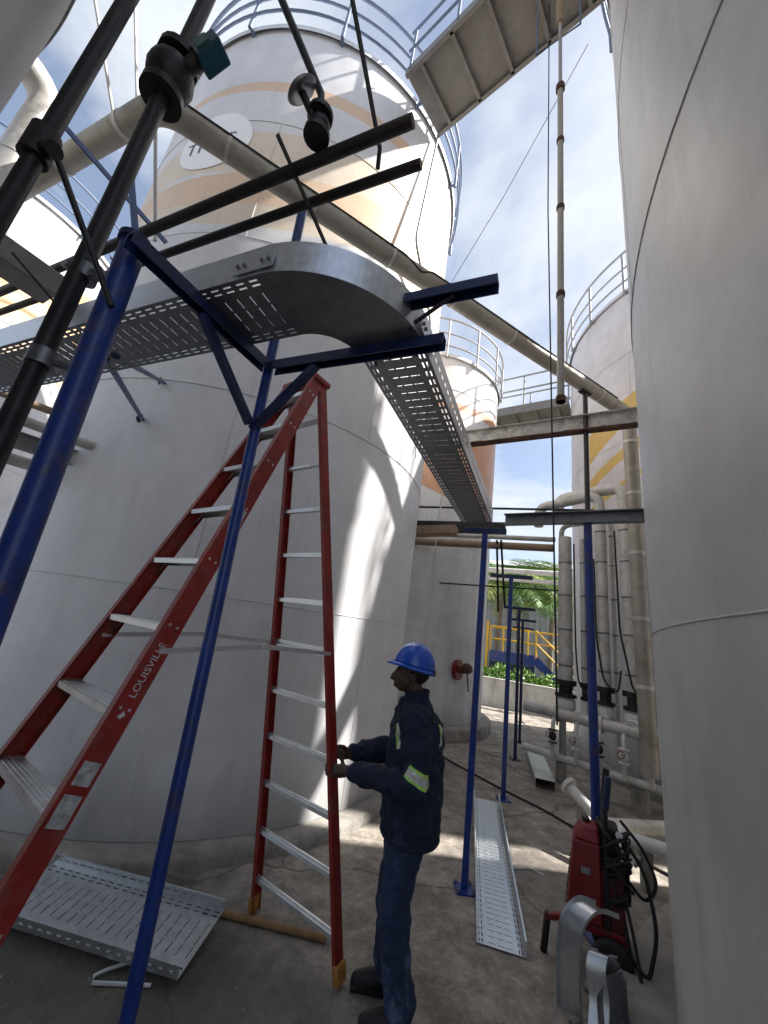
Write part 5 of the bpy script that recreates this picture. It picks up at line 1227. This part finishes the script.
def palm(lab, c, h, n, L, lean):
    t = thing('palm_tree', lab, 'palm tree', c)
    top = Vector((lean[0], lean[1], h)); q = MB(); pts = [Vector((lean[0] * u * u, lean[1] * u * u, h * u)) for u in [k / 12 for k in range(13)]]
    q.path(pts, [0.15 - 0.05 * k / 12 + (0.012 if k % 2 else 0) for k in range(13)], 12); q.build('trunk', mat('palm_bark', (0.20, 0.17, 0.13), 0.9, 0, 0.3, 8, 0.5, 30), t)
    for i in range(n):
        a = 2 * math.pi * i / n + random.uniform(-0.2, 0.2); e0 = random.uniform(0.25, 1.2); Lf = L * random.uniform(0.8, 1.1)
        q = MB(); hd = Vector((math.cos(a), math.sin(a), 0)); sd = Vector((-math.sin(a), math.cos(a), 0)); P = []; p = top.copy(); M = 22
        for k in range(M + 1):
            P.append(p.copy()); ang = e0 - (k / M) ** 1.2 * random.uniform(1.5, 1.7); p = p + (hd * math.cos(ang) + Vector((0, 0, 1)) * math.sin(ang)) * (Lf / M)
        q.path(P, [0.022 * (1 - 0.85 * k / M) for k in range(M + 1)], 5)
        for k in range(2, M):
            tn = (P[k + 1] - P[k]).normalized(); ll = L * 0.30 * math.sin(math.pi * (0.12 + 0.85 * k / M)) * random.uniform(0.85, 1.1)
            for s in (-1, 1):
                for sub in (0, 0.5):
                    b0 = P[k].lerp(P[k + 1], sub); dr = (sd * s * 0.85 + tn * 0.55 + Vector((0, 0, random.uniform(-0.45, 0.1)))).normalized(); w_ = tn * 0.022
                    tip = b0 + dr * ll + Vector((0, 0, -ll * 0.18)); md_ = b0 + dr * ll * 0.5
                    q.add([b0 - w_, b0 + w_, md_ + w_ * 0.9, tip, md_ - w_ * 0.9], [(0, 1, 2, 4), (4, 2, 3)])
        q.build('frond', leaf_m[i % 3 if i % 4 else 3], t)
palm('palm tree with arching fronds behind the posts, nearest the distant tank', (6.0, 18.6, 0), 4.5, 19, 3.1, (0.2, 0.1))
palm('palm tree with arching fronds in the middle of the gap', (7.7, 20.2, 0), 5.0, 19, 3.2, (-0.2, 0.2))
palm('low palm with drooping fronds close to the upright pipes', (8.4, 18.4, 0), 4.0, 17, 2.7, (0.1, -0.1))
# blue stair platform with yellow rails
sx = thing('stair_platform', 'blue steel stair and platform with yellow handrails beyond the wall', 'stairs', (6.0, 16.6, 0), R(-24)); 
Lp = 1.75
q = MB(); q.box((0, 0.6, 1.72), Lp, 1.2, 0.05); q.build('platform', blue, sx)
q = MB(); q.box((0, 0.0, 1.55), Lp, 0.06, 0.42); q.build('fascia', blue, sx)
q = MB(); q.box((0, 0.6, 0.75), Lp * 0.9, 1.0, 1.1); q.build('lower_panel', blue_dark, sx)
for x in (-Lp / 2 + 0.05, Lp / 2 - 0.05):
    q = MB(); q.bar((x, 0.05, 0), (x, 0.05, 1.4), 0.1, 0.1, (0, 1, 0)); q.build('leg', blue_dark, sx)
sa, sb = Vector((Lp / 2, 0, 1.72)), Vector((Lp / 2 + 2.0, 0, 0.0))
for y in (0, 1.0):
    q = MB(); q.bar(sa + Vector((0, y, -0.12)), sb + Vector((0, y, -0.12)), 0.05, 0.30); q.build('stringer', blue, sx)
for k in range(8):
    p = sa.lerp(sb, (k + 0.5) / 8); q = MB(); q.box((p.x, 0.5, p.z), 0.26, 0.95, 0.03); q.build('tread', blue_dark, sx)
for z, nm in ((1.0, 'top_rail'), (0.5, 'mid_rail')):
    q = MB(); q.tube((-Lp / 2, 0, 1.72 + z), (Lp / 2 - 0.25, 0, 1.72 + z), 0.035, n=10); q.build(nm, yellow, sx)
    q = MB(); q.tube(sa + Vector((0.05, 0, z)), sb + Vector((0, 0, z)), 0.035, n=10); q.build(nm, yellow, sx)
    q = MB(); q.tube((-Lp / 2, 1.15, 1.72 + z), (Lp / 2 + 1.9, 1.15, 1.72 + z), 0.035, n=10); q.build(nm, yellow, sx)
for x in (-Lp / 2, -0.35, Lp / 2 - 0.25):
    q = MB(); q.tube((x, 0, 1.70), (x, 0, 2.74), 0.035, n=10); q.build('rail_post', yellow, sx)
for u in (0.03, 0.5, 0.97):
    p = sa.lerp(sb, u); q = MB(); q.tube(p, p + Vector((0, 0, 1.0)), 0.035, n=10); q.build('rail_post', yellow, sx)
q = MB(); q.tube((-Lp / 2 - 0.12, -0.05, 0), (-Lp / 2 - 0.12, -0.05, 2.9), 0.05, n=10); q.build('rail_post', yellow, sx)
# distant sheds
def shed(lab, c, rz, L, D, H, ribs):
    t = thing('shed', lab, 'building', c, rz)
    q = MB(); q.box((0, D / 2, H / 2), L, D, H); q.build('wall', sheet, t)
    for k in range(ribs):
        x = -L / 2 + (k + 0.5) * L / ribs; q = MB(); q.bar((x, -0.03, 0), (x, -0.03, H - 0.1), L / ribs * 0.45, 0.06, (0, 1, 0)); q.build('sheet_rib', sheet, t)
    q = MB(); vs = [(-L / 2 - 0.3, -0.4, H), (L / 2 + 0.3, -0.4, H), (L / 2 + 0.3, D + 0.4, H), (-L / 2 - 0.3, D + 0.4, H), (-L / 2 - 0.3, D / 2, H + 1.2), (L / 2 + 0.3, D / 2, H + 1.2)]
    q.add(vs, [(0, 1, 5, 4), (2, 3, 4, 5), (0, 4, 3), (1, 2, 5)]); q.build('roof', mat('roof_sheet', (0.42, 0.43, 0.43), 0.5, 0.2, 0.12, 3), t, solid=0.04)
    q = MB(); q.box((L * 0.2, -0.06, 1.1), 1.1, 0.06, 2.2); q.build('door', blue_dark, t)
    return t
shed('grey ribbed sheet shed behind the palms', (9.5, 24.5, 0), R(-24), 16, 8, 7.0, 50)
# pale pipe rack in the gap
pr = thing('pipe_rack', 'pale twin pipe rack crossing in front of the palms', 'pipe rack', (5.2, 14.7, 0), R(-24))
for z, r_ in ((4.75, 0.10), (4.42, 0.08)):
    q = MB(); q.tube((-3.2, 0, z), (4.2, 0, z), r_, n=14); q.build('pipe_body', cladding_white, pr)
for x in (-3.0, 3.6):
    q = MB(); q.bar((x, 0.0, 0), (x, 0.0, 4.3), 0.1, 0.1, (0, 1, 0)); q.build('post', beam_grey, pr)
    q = MB(); q.bar((x, -0.3, 4.31), (x, 0.3, 4.31), 0.1, 0.06); q.build('cross_arm', beam_grey, pr)
